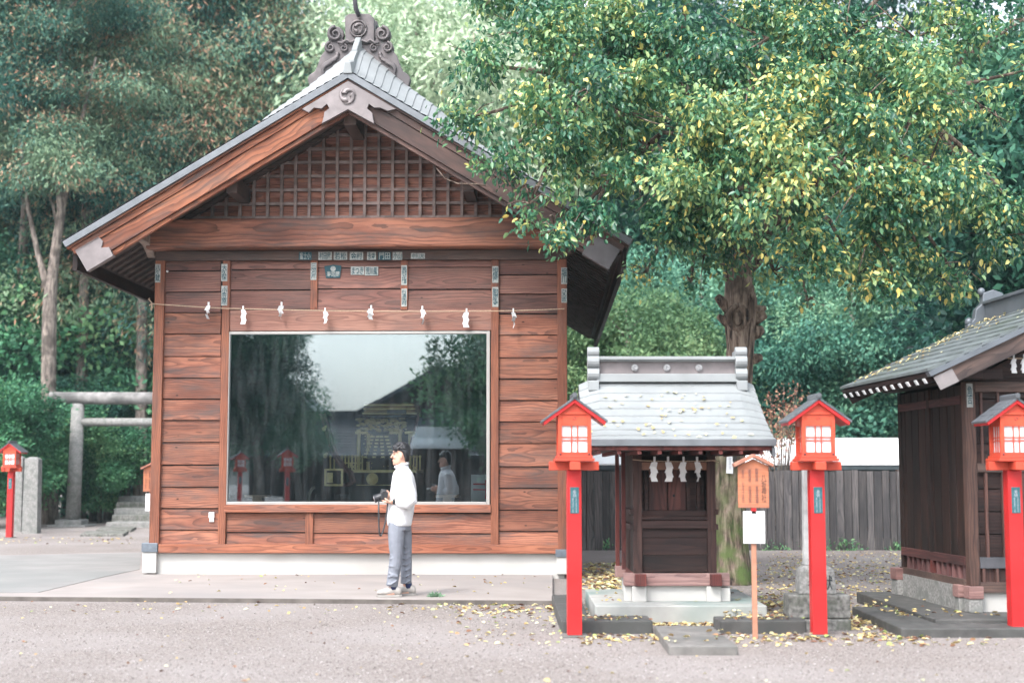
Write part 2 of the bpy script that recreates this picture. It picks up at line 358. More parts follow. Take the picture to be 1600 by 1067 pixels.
# window opening
wx0, wz1 = a(357, 521); wx1 = a(762, 640)[0]; wz0 = a(560, 785)[1]; wx0 = a(355.5, 640)[0]
m = MB(); m.box(XL+.04, XR-.04, .03, DEP, -.1, ZF); m.build('foundation', M_conc, hall, bevel=.01)
m = MB(); rect(m, 222, 862, 244, 895, -.05, .25); m.build('corner_footing', M_conc, hall, bevel=.008)
m = MB(); rect(m, 221, 848, 246, 862, -.07, .27); m.build('post_shoe', M_steel, hall, bevel=.004)
m = MB(); rect(m, 870, 862, 890, 897, -.05, .25); m.build('corner_footing', M_conc, hall, bevel=.008)
m = MB(); rect(m, 868, 858, 892, 870, -.07, .27); m.build('post_shoe', M_steel, hall, bevel=.004)
# wall core (four blocks round the window, sides and back)
m = MB()
m.box(.06, wx0, .05, .12, ZF, ZT+.3); m.box(wx1, XR-.06, .05, .12, ZF, ZT+.3)
m.box(wx0, wx1, .05, .12, ZF, wz0); m.box(wx0, wx1, .05, .12, wz1, ZT+.3)
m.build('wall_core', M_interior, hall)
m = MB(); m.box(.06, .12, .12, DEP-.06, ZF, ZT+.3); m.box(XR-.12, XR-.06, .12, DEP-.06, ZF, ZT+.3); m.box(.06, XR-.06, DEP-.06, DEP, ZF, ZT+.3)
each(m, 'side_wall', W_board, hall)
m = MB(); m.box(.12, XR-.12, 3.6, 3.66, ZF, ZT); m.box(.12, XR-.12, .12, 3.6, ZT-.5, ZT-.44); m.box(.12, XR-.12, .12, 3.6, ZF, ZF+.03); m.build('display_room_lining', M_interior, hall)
# weatherboards
def boards(mb, pxl, pxr, edges, c=0.0, thick=.035):
    for i in range(len(edges)-1):
        y0, y1 = edges[i], edges[i+1]; ym = (y0+y1)/2
        x0, x1 = a(pxl, ym, c)[0], a(pxr, ym, c)[0]; zt, zb = a((pxl+pxr)/2, y0, c)[1], a((pxl+pxr)/2, y1, c)[1]
        j = random.uniform(-.004, .004)
        g = random.uniform(.005, .015)
        mb.hexa([(x0, c-.012+j, zb+g), (x1, c-.012+j, zb+g), (x1, c+thick, zb+g), (x0, c+thick, zb+g),
                 (x0, c+.006+j, zt-.002), (x1, c+.006+j, zt-.002), (x1, c+thick, zt-.002), (x0, c+thick, zt-.002)])
low = [489, 522, 557, 591, 624, 657, 691, 727, 761, 795, 828, 851]
m = MB(); boards(m, 249, 345, low); boards(m, 777, 877, [e+2 for e in low]); boards(m, 354, 481, [801, 832, 851]); boards(m, 487, 629, [801, 833, 851]); boards(m, 636, 770, [802, 834, 852])
m.build('weatherboards', W_board, hall, bevel=.003)
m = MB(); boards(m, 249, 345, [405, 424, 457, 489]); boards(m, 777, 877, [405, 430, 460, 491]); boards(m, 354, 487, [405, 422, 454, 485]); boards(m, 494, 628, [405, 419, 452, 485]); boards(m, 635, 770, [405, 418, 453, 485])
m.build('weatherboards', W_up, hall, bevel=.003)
m = MB(); rect(m, 353, 484, 770, 516.5, -.02, .03); m.build('lintel_plank', wood('pale_lintel', (.38,.20,.15), (.30,.145,.11), (.14,.06,.05), 'x', knots=.3, stain=.2), hall, bevel=.003)
# posts
for (p0, p1, y0, y1, c) in ((234, 250, 398, 850, -.06), (875, 888, 398, 858, -.06)):
    m = MB()
    pxc = 0
    x0 = XL+.005 if p0 < 500 else XR-.125
    m.box(x0, x0+.13, c, .1, a(p0, y1)[1], a(p0, y0)[1]); m.build('corner_post', W_post, hall, bevel=.008)
for (p0, p1) in ((343, 355), (767, 779)):
    m = MB(); x0 = a(p0+ (1 if p0 < 500 else 0), 630, -.045)[0]; m.box(x0, x0+.103, -.045, .05, a(p0, 850)[1], a(p0, 406)[1]); m.build('window_post', W_post, hall, bevel=.006)
for p0 in (485, 626): m = MB(); rect(m, p0, 406, p0+11, 484, -.035, .03); m.build('short_strut', W_post, hall, bevel=.005)
for p0 in (477, 629): m = MB(); rect(m, p0, 800, p0+12, 850, -.035, .03); m.build('short_strut', W_post, hall, bevel=.005)
m = MB(); rect(m, 247, 850, 873, 864, -.055, .05); m.build('ground_sill', W_sill, hall, bevel=.006)
m = MB(); rect(m, 350, 788, 767, 800.5, -.07, .05); m.build('window_ledge', W_sill, hall, bevel=.006)
m = MB(); rect(m, 243, 391, 886, 406, -.075, .05); m.build('header_beam', W_dark, hall, bevel=.006)
# window frame and pane
m = MB(); fw = .045; yf = -.035
m.box(wx0-.02, wx0+fw-.02, yf, .05, wz0-.045, wz1+.02); m.box(wx1-fw+.03, wx1+.03, yf, .05, wz0-.045, wz1+.02)
m.box(wx0+fw-.02, wx1-fw+.03, yf, .05, wz1-.015, wz1+.02); m.box(wx0+fw-.02, wx1-fw+.03, yf-.01, .05, wz0-.045, wz0+.012)
win = m.build('window_frame', M_frame, hall, bevel=.004)
m = MB(); m.box(wx0+fw-.022, wx1-fw+.032, .006, .012, wz0+.01, wz1-.013); m.build('glass_pane', M_glass, win)
# rainbow beam and what is above it
bz1, bz0 = a(560, 340, -.3)[1], a(560, 388, -.3)[1]; bx0, bx1 = a(227, 386, -.3)[0], a(886, 384, -.3)[0]
n = 24; top = []; bot = []
for i in range(n+1):
    t = i/n; x = bx0+(bx1-bx0)*t; e = min(t, 1-t)
    top.append((x, bz1-.0 - (.10*(1-min(1, e/.09)**.6)))); bot.append((x, bz0 + .02*math.sin(math.pi*min(1, e/.12)*.5)))
m = MB(); m.prism(top[::-1]+bot, -.30, .08); m.build('rainbow_beam', W_beam, hall, bevel=.03)
# curved brackets carrying the beam ends
for px, s in ((240, -1), (884, 1)):
    x = a(px, 398)[0]; w = .055
    m = MB(); pts = []
    for i in range(9):
        t = i/8; pts.append((-.02-1.0*t, a(560, 405)[1] + .02 + .30*t + .05*math.sin(t*6.28)))
    m.prismx([(y, z+.14) for y, z in pts]+[(y, z) for y, z in pts[::-1]], x-w + s*.02, x+w + s*.02)
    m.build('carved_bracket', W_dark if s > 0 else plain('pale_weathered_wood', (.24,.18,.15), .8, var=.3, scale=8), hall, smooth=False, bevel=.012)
# roof lines (verge plane)
VC = -1.12
ax_, az_ = a(541, 112, VC); lx_, lz_ = a(98, 375, VC); rx_, rz_ = a(988, 379, VC)
half = (rx_-lx_)/2; cxr = (rx_+lx_)/2; ez = (lz_+rz_)/2; ax_ = cxr
SL = math.atan2(az_-ez, half)
def vo(s, off0, off1, extra=0.0, cut=0.0):
    # band following the slope on side s, between vertical offsets below the verge line
    def end(o):
        L = o*math.cos(SL); return (cxr + s*(half-cut*math.cos(SL)) - s*math.sin(SL)*L, ez + cut*math.sin(SL) - math.cos(SL)*L)
    return [(cxr, az_-off0), end(off0), end(off1), (cxr, az_-off1)]
for s in (-1, 1):
    m = MB(); m.prism(vo(s, -.012, .085), VC, VC+.25); m.build('verge_cap', M_vergegrey, hall, bevel=.004)
    m = MB(); m.prism(vo(s, .087, .115), VC+.03, VC+.22); m.prism(vo(s, .117, .215, cut=.04), VC+.07, VC+.2)
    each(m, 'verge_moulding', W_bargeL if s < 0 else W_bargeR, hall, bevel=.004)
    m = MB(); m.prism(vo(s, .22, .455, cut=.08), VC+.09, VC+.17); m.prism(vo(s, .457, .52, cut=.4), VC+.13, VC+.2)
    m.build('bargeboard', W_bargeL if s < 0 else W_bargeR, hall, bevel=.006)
    m = MB()
    e = (cxr+s*half, ez); u = Vector((-s*math.cos(SL), math.sin(SL))); v = Vector((-s*math.sin(SL), -math.cos(SL)))
    q = lambda p, d: (e[0]+u.x*p+v.x*d, e[1]+u.y*p+v.y*d)
    m.prism([q(.07, .15), q(.42, .15), q(.44, .24), q(.38, .30), q(.47, .345), q(.46, .47), q(.07, .47)], VC+.07, VC+.18)
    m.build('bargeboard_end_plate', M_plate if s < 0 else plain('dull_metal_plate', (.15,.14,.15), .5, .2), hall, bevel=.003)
    # boarding on the underside and the rafters
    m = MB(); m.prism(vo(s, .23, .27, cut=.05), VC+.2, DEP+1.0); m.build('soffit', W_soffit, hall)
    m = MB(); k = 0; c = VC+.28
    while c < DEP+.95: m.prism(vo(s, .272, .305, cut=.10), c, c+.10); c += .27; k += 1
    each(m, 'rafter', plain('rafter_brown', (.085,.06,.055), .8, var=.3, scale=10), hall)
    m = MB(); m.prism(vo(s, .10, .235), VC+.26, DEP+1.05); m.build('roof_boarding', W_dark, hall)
    # eave board closing the rafter ends
    m = MB(); x1 = cxr+s*(half-.10); m.box(x1-.03, x1+.03, VC+.2, DEP+1.0, ez-.33, ez-.09); m.build('eave_board', W_soffit, hall)
# gable wall: boards then lattice
gx0, gx1 = a(248, 340)[0], a(880, 340)[0]
def under(x): return az_ - .31 - abs(x-cxr)*math.tan(SL)
m = MB(); zb = bz1-.05; rows = np.arange(zb, az_-.4, .19)
for i, z in enumerate(rows):
    w = (az_-.31-z)/math.tan(SL); w2 = max(.02, (az_-.31-(z+.186))/math.tan(SL)); w = min(w, 3.0); w2 = min(w2, 3.0)
    m.prism([(cxr-w, z), (cxr+w, z), (cxr+w2, z+.186), (cxr-w2, z+.186)], .02+.003*(i % 2), .06)
m.build('gable_boards', W_gable, hall)
m = MB(); sp = 21.9*(19.2/FPX); k = 0
for i in range(-15, 16):
    x = a(548, 300, -.05)[0] + i*sp; zt = under(x)
    if zt > zb+.06: m.box(x-.019, x+.019, -.055, .0, zb, zt)
for j in range(0, 12):
    z = a(548, 339, -.05)[1] + j*sp; w = (az_-.31-z)/math.tan(SL)
    if w > .1: m.box(cxr-w, cxr+w, -.04, .012, z-.019, z+.019)
m.build('gable_lattice', W_lat, hall)
m = MB()
for s in (-1, 1): m.prism([(cxr, az_-.275), (cxr+s*2.9, az_-.275-2.9*math.tan(SL)), (cxr+s*2.9, az_-.345-2.9*math.tan(SL)), (cxr, az_-.345)], -.08, .08)
m.build('gable_rim', W_dark, hall)
# purlins running out to the verge
m = MB()
for s in (-1, 1):
    for d in (1.55,): m.box(cxr+s*d-.07, cxr+s*d+.07, VC+.3, .0, az_-.58-d*math.tan(SL)+.0, az_-.36-d*math.tan(SL))
m.box(cxr-.08, cxr+.08, VC+.25, .05, az_-.64, az_-.36)
each(m, 'purlin_end', W_dark, hall)
# gable pendant plate with its three-comma emblem
hp_pts = [(541,127),(469,171),(480,176.5),(488,169),(500,170.5),(508,163),(512,170),(504,176),(503,184),(500,194),(541,171.5),(582,194),(580,184),(579,177),(571,170),(574,163),(582,169),(592,169),(603,174),(616,171)]
m = MB(); pts = [a(x-.0, y, VC+.03) for x, y in hp_pts]; dx = cxr-pts[0][0]; pts = [(x+dx, z) for x, z in pts]
m.prism(pts[::-1], VC+.02, VC+.085); pend = m.build('gable_pendant', M_plate, hall, bevel=.004)
ex_, ez_ = a(543, 150, VC); ex_ = cxr
m = MB(); tomoe(m, ex_, ez_, .125, VC+.01, .03, -1); m.build('emblem', M_plate, pend, smooth=True)
# roof surface in stepped courses
V = [(t, (half+.02)*t, az_+.015-(az_-ez)*t) for t in np.linspace(0, 1, 33)]
IN = [(0, 7.10), (.35, 6.80), (.65, 6.53), (1.1, 6.20), (1.6, 5.87), (2.2, 5.48), (2.9, 5.02), (half+.02, ez+.06)]
ia = a(549, 72, -.05)[1]; IN[0] = (0, ia); IN[1] = (.35, ia-.30); IN[2] = (.65, ia-.565); IN[3] = (1.1, ia-.90)
inx = [p[0] for p in IN]; inz = [p[1] for p in IN]
stations = [(VC, 0), (VC+.12, .05), (VC+.3, .22), (VC+.5, .48), (VC+.75, .78), (VC+1.05, 1), (4.5, 1), (DEP-.0, 1), (DEP+.5, .5), (DEP+1.05, 0)]
def rp(s, t, c, w):
    x = (half+.02)*t; zv = az_+.015-(az_-ez)*t; zi = float(np.interp(x, inx, inz)); return (cxr+s*x, c, zv+(zi-zv)*w)
def soft(w): return w*w*(3-2*w)
for s in (-1, 1):
    m = MB(); NC = 36
    for k in range(NC):
        t0, t1 = k/NC, (k+1)/NC; row0 = []; row1 = []; row2 = []
        for c, w in stations:
            p0 = rp(s, t0, c, w); p1 = rp(s, t1, c, w)
            row0.append(p0); row1.append((p1[0], p1[1], p1[2]+.017)); row2.append(p1)
        ns = len(stations)
        m.add(row0+row1, [(i, i+1, ns+i+1, ns+i) if s > 0 else (i+1, i, ns+i, ns+i+1) for i in range(ns-1)])
        m.add(row1+row2, [(i, i+1, ns+i+1, ns+i) for i in range(ns-1)])
    m.build('roof_sheets', M_copper, hall)
# ridge
m = MB(); rid = [(VC-.02, az_+.0), (VC+.3, az_+.13), (VC+.6, az_+.36), (VC+.95, ia-.01)]
for (c0, z0), (c1, z1) in zip(rid[:-1], rid[1:]):
    w = .06; m.hexa([(cxr-w, c0, z0-.03), (cxr+w, c0, z0-.03), (cxr+w, c1, z1-.03), (cxr-w, c1, z1-.03), (cxr-w*.6, c0, z0+.12), (cxr+w*.6, c0, z0+.12), (cxr+w*.6, c1, z1+.09), (cxr-w*.6, c1, z1+.09)])
m.build('ridge_cap', M_copper, hall, bevel=.006)
m = MB(); m.box(cxr-.16, cxr+.16, .12, DEP, ia-.12, ia+.32); m.box(cxr-.22, cxr+.22, .10, DEP+.02, ia+.32, ia+.40); m.build('ridge', M_orn, hall, bevel=.01)
# ridge-end ornament
OC = -.07
def oz(x, y):
    p = a(x, y, OC); return (p[0] - a(549.5, 70, OC)[0] + cxr, p[1])
blk = [(529,70),(528,30),(534,24),(566,24),(574,31),(574,70)]
orn = MB(); orn.prism([oz(*p) for p in blk[::-1]], OC-.06, OC+.14)
wing = [(549.5,66),(530,62),(514,67),(505,66),(498,72),(497,80),(490,88),(486,100),(481,112),(472,118),(469,124),(472,136),(480,134),(549.5,76)]
orn.prism([oz(*p) for p in wing], OC-.02, OC+.10)
orn.prism([oz(1099-x, y) for x, y in wing][::-1], OC-.02, OC+.10)
for dx_, dy_, r_ in ((36.5, 55, 13.5), (44.5, 76, 10), (30, 72, 11)):
    for s in (-1, 1): c_ = oz(549.5+s*dx_, dy_); orn.disc(c_, r_*19.1/FPX, OC-.02+.0007*dx_/10, OC+.09)
ornam = orn.build('ridge_end_ornament', M_orn, hall, bevel=.012)
sc = MB()
def spiral(cx, cy, r, turn, thick=3.2):
    path = []; rad = []
    for i in range(26):
        t = i/25; an = turn*(t*9.2) + (math.pi*.5); rr = r*(1-t*.82); x, z = oz(cx+rr*math.cos(an), cy-rr*math.sin(an)); path.append((x, OC-.045, z)); rad.append(thick*.0088*(1-.55*t))
    sc.tube(path, rad, 6)
for mx in (0, 1):
    f = (lambda x: 1099-x) if mx else (lambda x: x); s = -1 if mx else 1
    spiral(f(513), 55, 11.5, s); spiral(f(505), 76, 8, s, 2.6); spiral(f(526), 77, 6, -s, 2.0)
    for k in range(4):
        path = []
        for i in range(10):
            t = i/9; x = 516 - 8*k*.9 - 26*t + 5*math.sin(t*7+k) + k*4; y = 84 + k*3 + 38*t**1.1 - (3-k)*2.2*t + k*2
            path.append((*oz(f(x), y),))
        sc.tube([(x, OC-.04, z) for x, z in path], [.026*(1-.5*i/9) for i in range(10)], 6)
    sc.tube([(oz(f(x), y)[0], OC-.06, oz(f(x), y)[1]) for x, y in ((549.5,69),(543,66),(537,69),(531,65),(524,70),(517,69))], .02, 6)
sc.tube([(oz(549.5+12.5*math.cos(i*math.pi/8), 0)[0], OC-.075, oz(549.5, 48-12.5*math.sin(i*math.pi/8))[1]) for i in range(17)], .016, 6)
sc.build('scroll_relief', M_orn, ornam, smooth=True)
m = MB(); ox, oz2 = oz(549.5, 48); m.disc((ox, oz2), .085, OC-.085, OC-.05); tomoe(m, ox, oz2, .09, OC-.09, .03, -1); m.build('emblem', M_orn, ornam)
m = MB(); m.tube([(oz(551,30)[0], OC-.10, oz(551,30)[1]), (oz(547,18)[0], OC-.16, oz(547,20)[1]), (oz(546,8)[0], OC-.2, oz(546,10)[1]), (oz(546,-12)[0], OC-.22, oz(546,-12)[1]), (oz(548,-45)[0], OC-.24, oz(546,-45)[1])], [.03,.034,.03,.026,.022], 8)
m.build('finial_horn', plain('dark_iron', (.09,.085,.10), .5, .3), ornam, smooth=True)
# outlet box
m = MB(); rect(m, 326, 800, 334.5, 809, -.04, .0); rect(m, 327, 809, 334, 815, -.03, .0); m.build('outlet_box', M_paper, hall, bevel=.004)
m = MB(); x, z = a(262, 424.5); m.ball((x, -.02, z), .017); m.build('wall_stud', M_paper, hall)
# pasted name stickers
def sticker(px, py, w, h, txt, vert, dark=False, c=-.062, crest=False):
    x, z = a(px, py, c); s = 19.2/FPX; W, Hh = w*s, h*s
    m = MB(); m.box(x-W/2, x+W/2, c-.002, c+.004, z-Hh/2, z+Hh/2)
    st = m.build('paper_sticker', M_inkblue if dark else M_sticker, hall)
    if txt: text_mesh(txt, W*.84, Hh*.88, 'lettering', M_sticker if dark else M_inkblue, st, (x, c-.0035, z), vert, font_bold=.012)
    return st
sticker(246.5, 427, 8.5, 29, '八久蔵', True, c=-.063)
sticker(350.5, 426, 9.5, 27, '大久保', True, c=-.048)
sticker(350.5, 462, 9.5, 31, '小笠原', True, c=-.048)
sticker(490, 424, 9, 27, '三河屋', True, c=-.038)
sticker(631.5, 430, 9, 31, '高村花鶴', True, c=-.038)
sticker(631.5, 465, 8.5, 28, '行清水村', True, c=-.038)
sticker(774, 429, 9.5, 26, '相模屋', True, c=-.048)
sticker(774, 464, 9.5, 31, '駒岡寺', True, c=-.048)
sticker(881.5, 431, 9.5, 26, '堀川', True, c=-.063)
sticker(881.5, 462, 8.5, 22, 'ひろ政', True, c=-.063)
for (px, w, t, dk) in ((477, 20, '富士小', True), (508, 21, '村田屋', False), (532, 21, '若松', False), (557, 21, '金村', False), (580.5, 14, '永寺', False), (601, 20, '門田', True), (621, 15, '小山', False), (653, 22, '中川大', False)):
    sticker(px, 400, w, 12.5 if px != 653 else 9, t, False, dk, c=-.078)
sticker(558.5, 423, 21, 13, 'まつき', False, c=-.014); sticker(580.5, 423.5, 21, 14, '荒川風', False, c=-.014)
x, z = a(520.5, 425, -.014); s = 19.2/FPX
m = MB(); m.prism([(x+u*s, z+v*s) for u, v in ((-14,9),(-11,-9.5),(11,-9.5),(13,10),(0,11.5))][::1], -.018, -.009); st = m.build('paper_sticker', M_inkblue, hall)
text_mesh('寿司岡', 20*s, 9*s, 'lettering', M_sticker, st, (x, -.0205, z-3.5*s), False, font_bold=.02)
m = MB(); m.disc((x, z+5*s), 4.2*s, -.0215, -.0175, 16); m.build('crest', M_sticker, st)

# ------------------------------------------------------------------ ropes with paper streamers
def streamer(name, x, z, L, w, ph, c, parent, tw=0.0):
    m = MB(); steps = 4; h = L*.86/steps; px = x; zz = z-.1*L; m.tube([(x, c, z+.035), (x, c, zz)], w*.16, 5)
    for k in range(steps):
        s = (1 if (k+ph) % 2 else -1)*w*.42; rot = tw*(k+1); dx = w*.5*math.cos(rot)
        x0 = px; z0 = zz; x1 = px+s*.6; z1 = zz-h
        yy = c-.006*(k % 2)-.002
        d = Vector((dx, .5*w*math.sin(rot)))
        m.hexa([(x1-d.x, yy-d.y, z1-.01), (x1+d.x, yy+d.y, z1-.01), (x1+d.x, yy+d.y+.004, z1-.01), (x1-d.x, yy-d.y+.004, z1-.01),
                (x0-d.x*.8, yy-d.y-.01, z0+.004), (x0+d.x*.8, yy+d.y-.01, z0+.004), (x0+d.x*.8, yy+d.y-.006, z0+.004), (x0-d.x*.8, yy-d.y-.006, z0+.004)])
        px, zz = x1, z1+.004
    return m.build(name, M_paper, parent)
RC = -.11
rope = empty('straw_rope', H.O, hy, 'thin straw rope with eight white paper streamers stretched across the front of the large hall', 'rope')
pts = [(236, 474.5, -.08), (240, 475, -.10), (325, 480.5, RC), (355, 482, RC), (440, 484, RC), (510, 485.5, RC), (600, 486.5, RC), (700, 486.5, RC), (775, 486, RC), (805, 485.5, RC), (850, 484, RC), (882, 482.5, -.10)]
m = MB(); m.tube([(a(x, y, c)[0], c, a(x, y, c)[1]) for x, y, c in pts], .0075, 6)
x, z = a(238, 474, -.09)
m.tube([(x, -.1, z), (x-.05, -.1, z+.06), (x-.03, -.1, z+.07)], .008, 5); m.tube([(x, -.1, z), (x-.01, -.1, z-.1)], .009, 5); m.tube([(x, -.1, z), (x-.04, -.1, z-.03)], .009, 5)
m.build('cord', M_rope, rope)
for i, (px, py, L, w) in enumerate(((326, 474, 22, 9), (380, 480, 24, 7), (440, 474, 23, 8), (508, 483, 20, 7), (580, 479, 18, 8), (660, 480, 24, 8), (729, 484, 25, 8), (802, 484, 26, 7))):
    x, z = a(px, py+2, RC-.01); s = 19.1/FPX; streamer('paper_streamer', x, z, L*s*1.08, w*s*1.15, i % 2, RC-.012, rope, .22*((i*7) % 5-2))
# ================================================================== RED POST LANTERNS
def lantern(loc, rz, label, plaque=True, group='red post lanterns'):
    r = empty('red_lantern', loc, rz, label, 'lantern', group)
    m = MB(); m.box(-.11, .11, -.11, .11, -.05, .018); m.build('footing', M_kerbtop, r, bevel=.006)
    m = MB(); m.box(-.0625, .0625, -.0625, .0625, .018, 1.42); m.build('post', M_red, r, bevel=.006)
    if plaque:
        m = MB(); m.box(-.036, .040, -.0695, -.061, 1.05, 1.275); pl = m.build('name_plaque', M_teal, r, bevel=.002)
        text_mesh('奉納', .03, .06, 'lettering', M_inkgrey, pl, (.002, -.0705, 1.22))
        text_mesh('平成八年吉日氏子中', .012, .13, 'lettering', M_inkgrey, pl, (.016, -.0705, 1.12))
        text_mesh('神社総代一同', .012, .13, 'lettering', M_inkgrey, pl, (-.012, -.0705, 1.12))
    m = MB(); m.box(-.215, .215, -.045, .045, 1.42, 1.495); m.box(-.045, .045, -.215, -.0455, 1.4225, 1.4925); m.box(-.045, .045, .0455, .215, 1.4225, 1.4925); m.box(-.17, .17, -.17, .17, 1.497, 1.522)
    m.box(-.155, .155, -.155, .155, 1.5225, 1.545); m.build('bracket_platform', M_orange, r, bevel=.004)
    # box frame
    B = .143; m = MB()
    for sx in (-1, 1):
        for sy in (-1, 1): m.box(sx*B, sx*(B-.034), sy*B, sy*(B-.034), 1.545, 1.93)
    m.box(-B+.034, B-.034, -B+.004, -B+.028, 1.545, 1.575); m.box(-B+.034, B-.034, -B+.004, -B+.028, 1.80, 1.905)
    m.box(-B+.034, B-.034, B-.028, B-.004, 1.545, 1.575); m.box(-B+.034, B-.034, B-.028, B-.004, 1.80, 1.905)
    for sx in (-1, 1): m.box(sx*(B-.004), sx*(B-.028), -B+.034, B-.034, 1.545, 1.575); m.box(sx*(B-.004), sx*(B-.028), -B+.034, B-.034, 1.80, 1.905)
    # muntins on the four sides
    for q in (-.026, .026):
        for s in (-1, 1):
            m.box(q-.0055, q+.0055, s*(B-.012), s*(B-.020), 1.575, 1.80); m.box(s*(B-.012), s*(B-.020), q-.0055, q+.0055, 1.575, 1.80)
    for z in (1.675, 1.703):
        for s in (-1, 1):
            m.box(-B+.034, B-.034, s*(B-.0125), s*(B-.0195), z-.005, z+.005); m.box(s*(B-.0125), s*(B-.0195), -B+.034, B-.034, z-.005, z+.005)
    # gable infill
    m.prism([(-B, 1.905), (B, 1.905), (0, 2.0)], -B+.005, -B+.03); m.prism([(-B, 1.905), (B, 1.905), (0, 2.0)], B-.03, B-.005); m.box(-B-.01, B+.01, -B-.008, -B+.004, 1.898, 1.915)
    bx = m.build('lamp_box', M_orange, r, bevel=.002)
    m = MB(); m.box(-B+.03, B-.03, -B+.024, B-.024, 1.56, 1.82); m.build('paper_pane', M_paper, bx)
    m = MB()
    for dx, dz in ((0, .012), (0, -.012), (.014, 0), (-.014, 0), (.009, .007), (-.009, -.007)): m.ball((dx, -B+.003, 1.862+dz), .0042, n=6)
    for sx in (-1, 1): m.ball((sx*(B-.02), -B-.004, 1.556), .009, n=8)
    each(m, 'nail_head', M_ink, bx)
    sl = math.atan2(.20, .285)
    def band(s, o0, o1, hw): return [(0, 2.045-o0), (s*hw, 2.045-o0-hw*math.tan(sl)), (s*hw-s*(o1-o0)*.35, 2.045-o1-hw*math.tan(sl)+.0), (0, 2.045-o1)]
    m = MB()
    for s in (-1, 1): m.prism(band(s, .019, .05, .270), -.175, .175)
    each(m, 'roof_board', M_red, r, bevel=.003)
    m = MB()
    for s in (-1, 1):
        m.prism(band(s, 0, .018, .285), -.185, .185)
        for k in range(1, 4):
            x = s*.285*k/4; z = 2.045-abs(x)*math.tan(sl); m.prism([(x-.0, z+.004), (x-s*.07, z+.07*math.tan(sl)+.001), (x-s*.07, z+.07*math.tan(sl)-.004), (x, z-.006)], -.187, .187)
    m.box(-.02, .02, -.195, .195, 2.035, 2.062); m.tube([(0, -.2, 2.062), (0, .2, 2.062)], .022, 10)
    m.build('roof_sheet', M_roofdk if not plaque else plain('lantern_roof_sheet', (.13,.14,.155), .4, .3, .15, 8, 0), r, bevel=.002)
    return r
def gp(px, py, z=0): p = G(px, py, z); return (p.x, p.y, z)
lantern(gp(897.5, 994), R_(1.0), 'red post lantern in front of the left corner of the small shrine')
lantern(gp(1279.5, 993), R_(.5), 'red post lantern standing in front of the carved stone block, right of the notice board')
lantern(gp(1589.5, 992), R_(1.0), 'red post lantern at the far right, in front of the blackened shed')
lantern(gp(15, 840), R_(-4), 'small distant red lantern beside the two granite posts at the far left')

DOORW = wood('door_wood', (.15,.06,.05), (.095,.034,.032), (.03,.015,.016), 'z', knots=0)
# ================================================================== SMALL SHRINE
S = Fr((1.56, 13.8, .17), 0.0); sa = S.at
shr = empty('small_shrine', S.O, 0, 'small dark wooden shrine with grey roof and closed doors on a pale plinth', 'shrine')
k = 161.0
def zz(py): return (936-py)/k
def xx(px): return (px-1052)/k
m = MB(); m.box(xx(1000), xx(1106), .02, 1.22, 0, zz(912)); m.build('plinth_wall', M_conc, shr, bevel=.004)
m = MB()
for x0, x1 in ((986, 1008), (1101, 1123)): m.box(xx(x0), xx(x1), -.03, .17, 0, zz(912.5)); m.box(xx(x0), xx(x1), 1.08, 1.28, 0, zz(912.5))
m.box(xx(975), xx(986), .02, .17, 0, zz(912.5)); m.box(xx(1123), xx(1138), .0, .17, 0, zz(914.5))
each(m, 'footing_block', M_conc, shr, bevel=.006)
m = MB(); m.box(xx(974), xx(1137), -.02, .13, zz(912), zz(893)); m.box(xx(974), xx(1137), 1.1, 1.25, zz(912), zz(893)); each(m, 'sill_beam', wood('faded_red_sill', (.40,.26,.24), (.25,.13,.12), (.12,.06,.06), 'x', knots=0, stain=.3), shr, bevel=.005)
m = MB()
for x0 in (991, 1107): m.box(xx(x0-1), xx(x0+16), -.10, 1.34, zz(911.5), zz(893.5))
each(m, 'sill_beam_end', W_shrred, shr, bevel=.005)
for x0 in (989, 1104):
    for c in (0, 1.1): m = MB(); m.box(xx(x0), xx(x0+13.5), c, c+.085, zz(893), zz(702)); m.build('corner_post', W_shrp, shr, bevel=.004)
m = MB(); zt = zz(812); zb = zz(892); n = 3
for i in range(n): m.box(xx(1003), xx(1104), .035, .06, zb+(zt-zb)*i/n+.003, zb+(zt-zb)*(i+1)/n)
m.build('front_boards', W_blkx, shr, bevel=.003)
m = MB(); m.box(xx(1001), xx(1105), .0, .09, zz(824), zz(812)); m.box(xx(1002), xx(1104.5), .02, .2, zz(811), zz(806)); m.box(xx(1002), xx(1104.5), .08, .2, zz(806), zz(797)); each(m, 'front_rail', W_shr, shr, bevel=.003)
m = MB(); m.box(xx(1003), xx(1104), .01, .07, zz(734), zz(722)); m.build('lintel', plain('brown_lintel', (.25,.13,.09), .7, var=.2, scale=9), shr, bevel=.003)
m = MB(); m.box(xx(1003), xx(1104), .20, .23, zz(797), zz(700)); m.build('back_panel', W_shr, shr)
for i, (x0, x1) in enumerate(((1016, 1044), (1046.5, 1074))):
    m = MB(); m.box(xx(x0), xx(x1), .165, .195, zz(797), zz(735)); d = m.build('door', DOORW, shr, bevel=.003)
    if i: m = MB(); m.ball((xx(1055), .16, zz(774)), .012, n=8); m.build('door_knob', M_ink, d)
m = MB()
for x0 in (1009, 1075, 1091): m.box(xx(x0), xx(x0+5), .15, .2, zz(797), zz(735))
each(m, 'door_jamb', W_shr, shr)
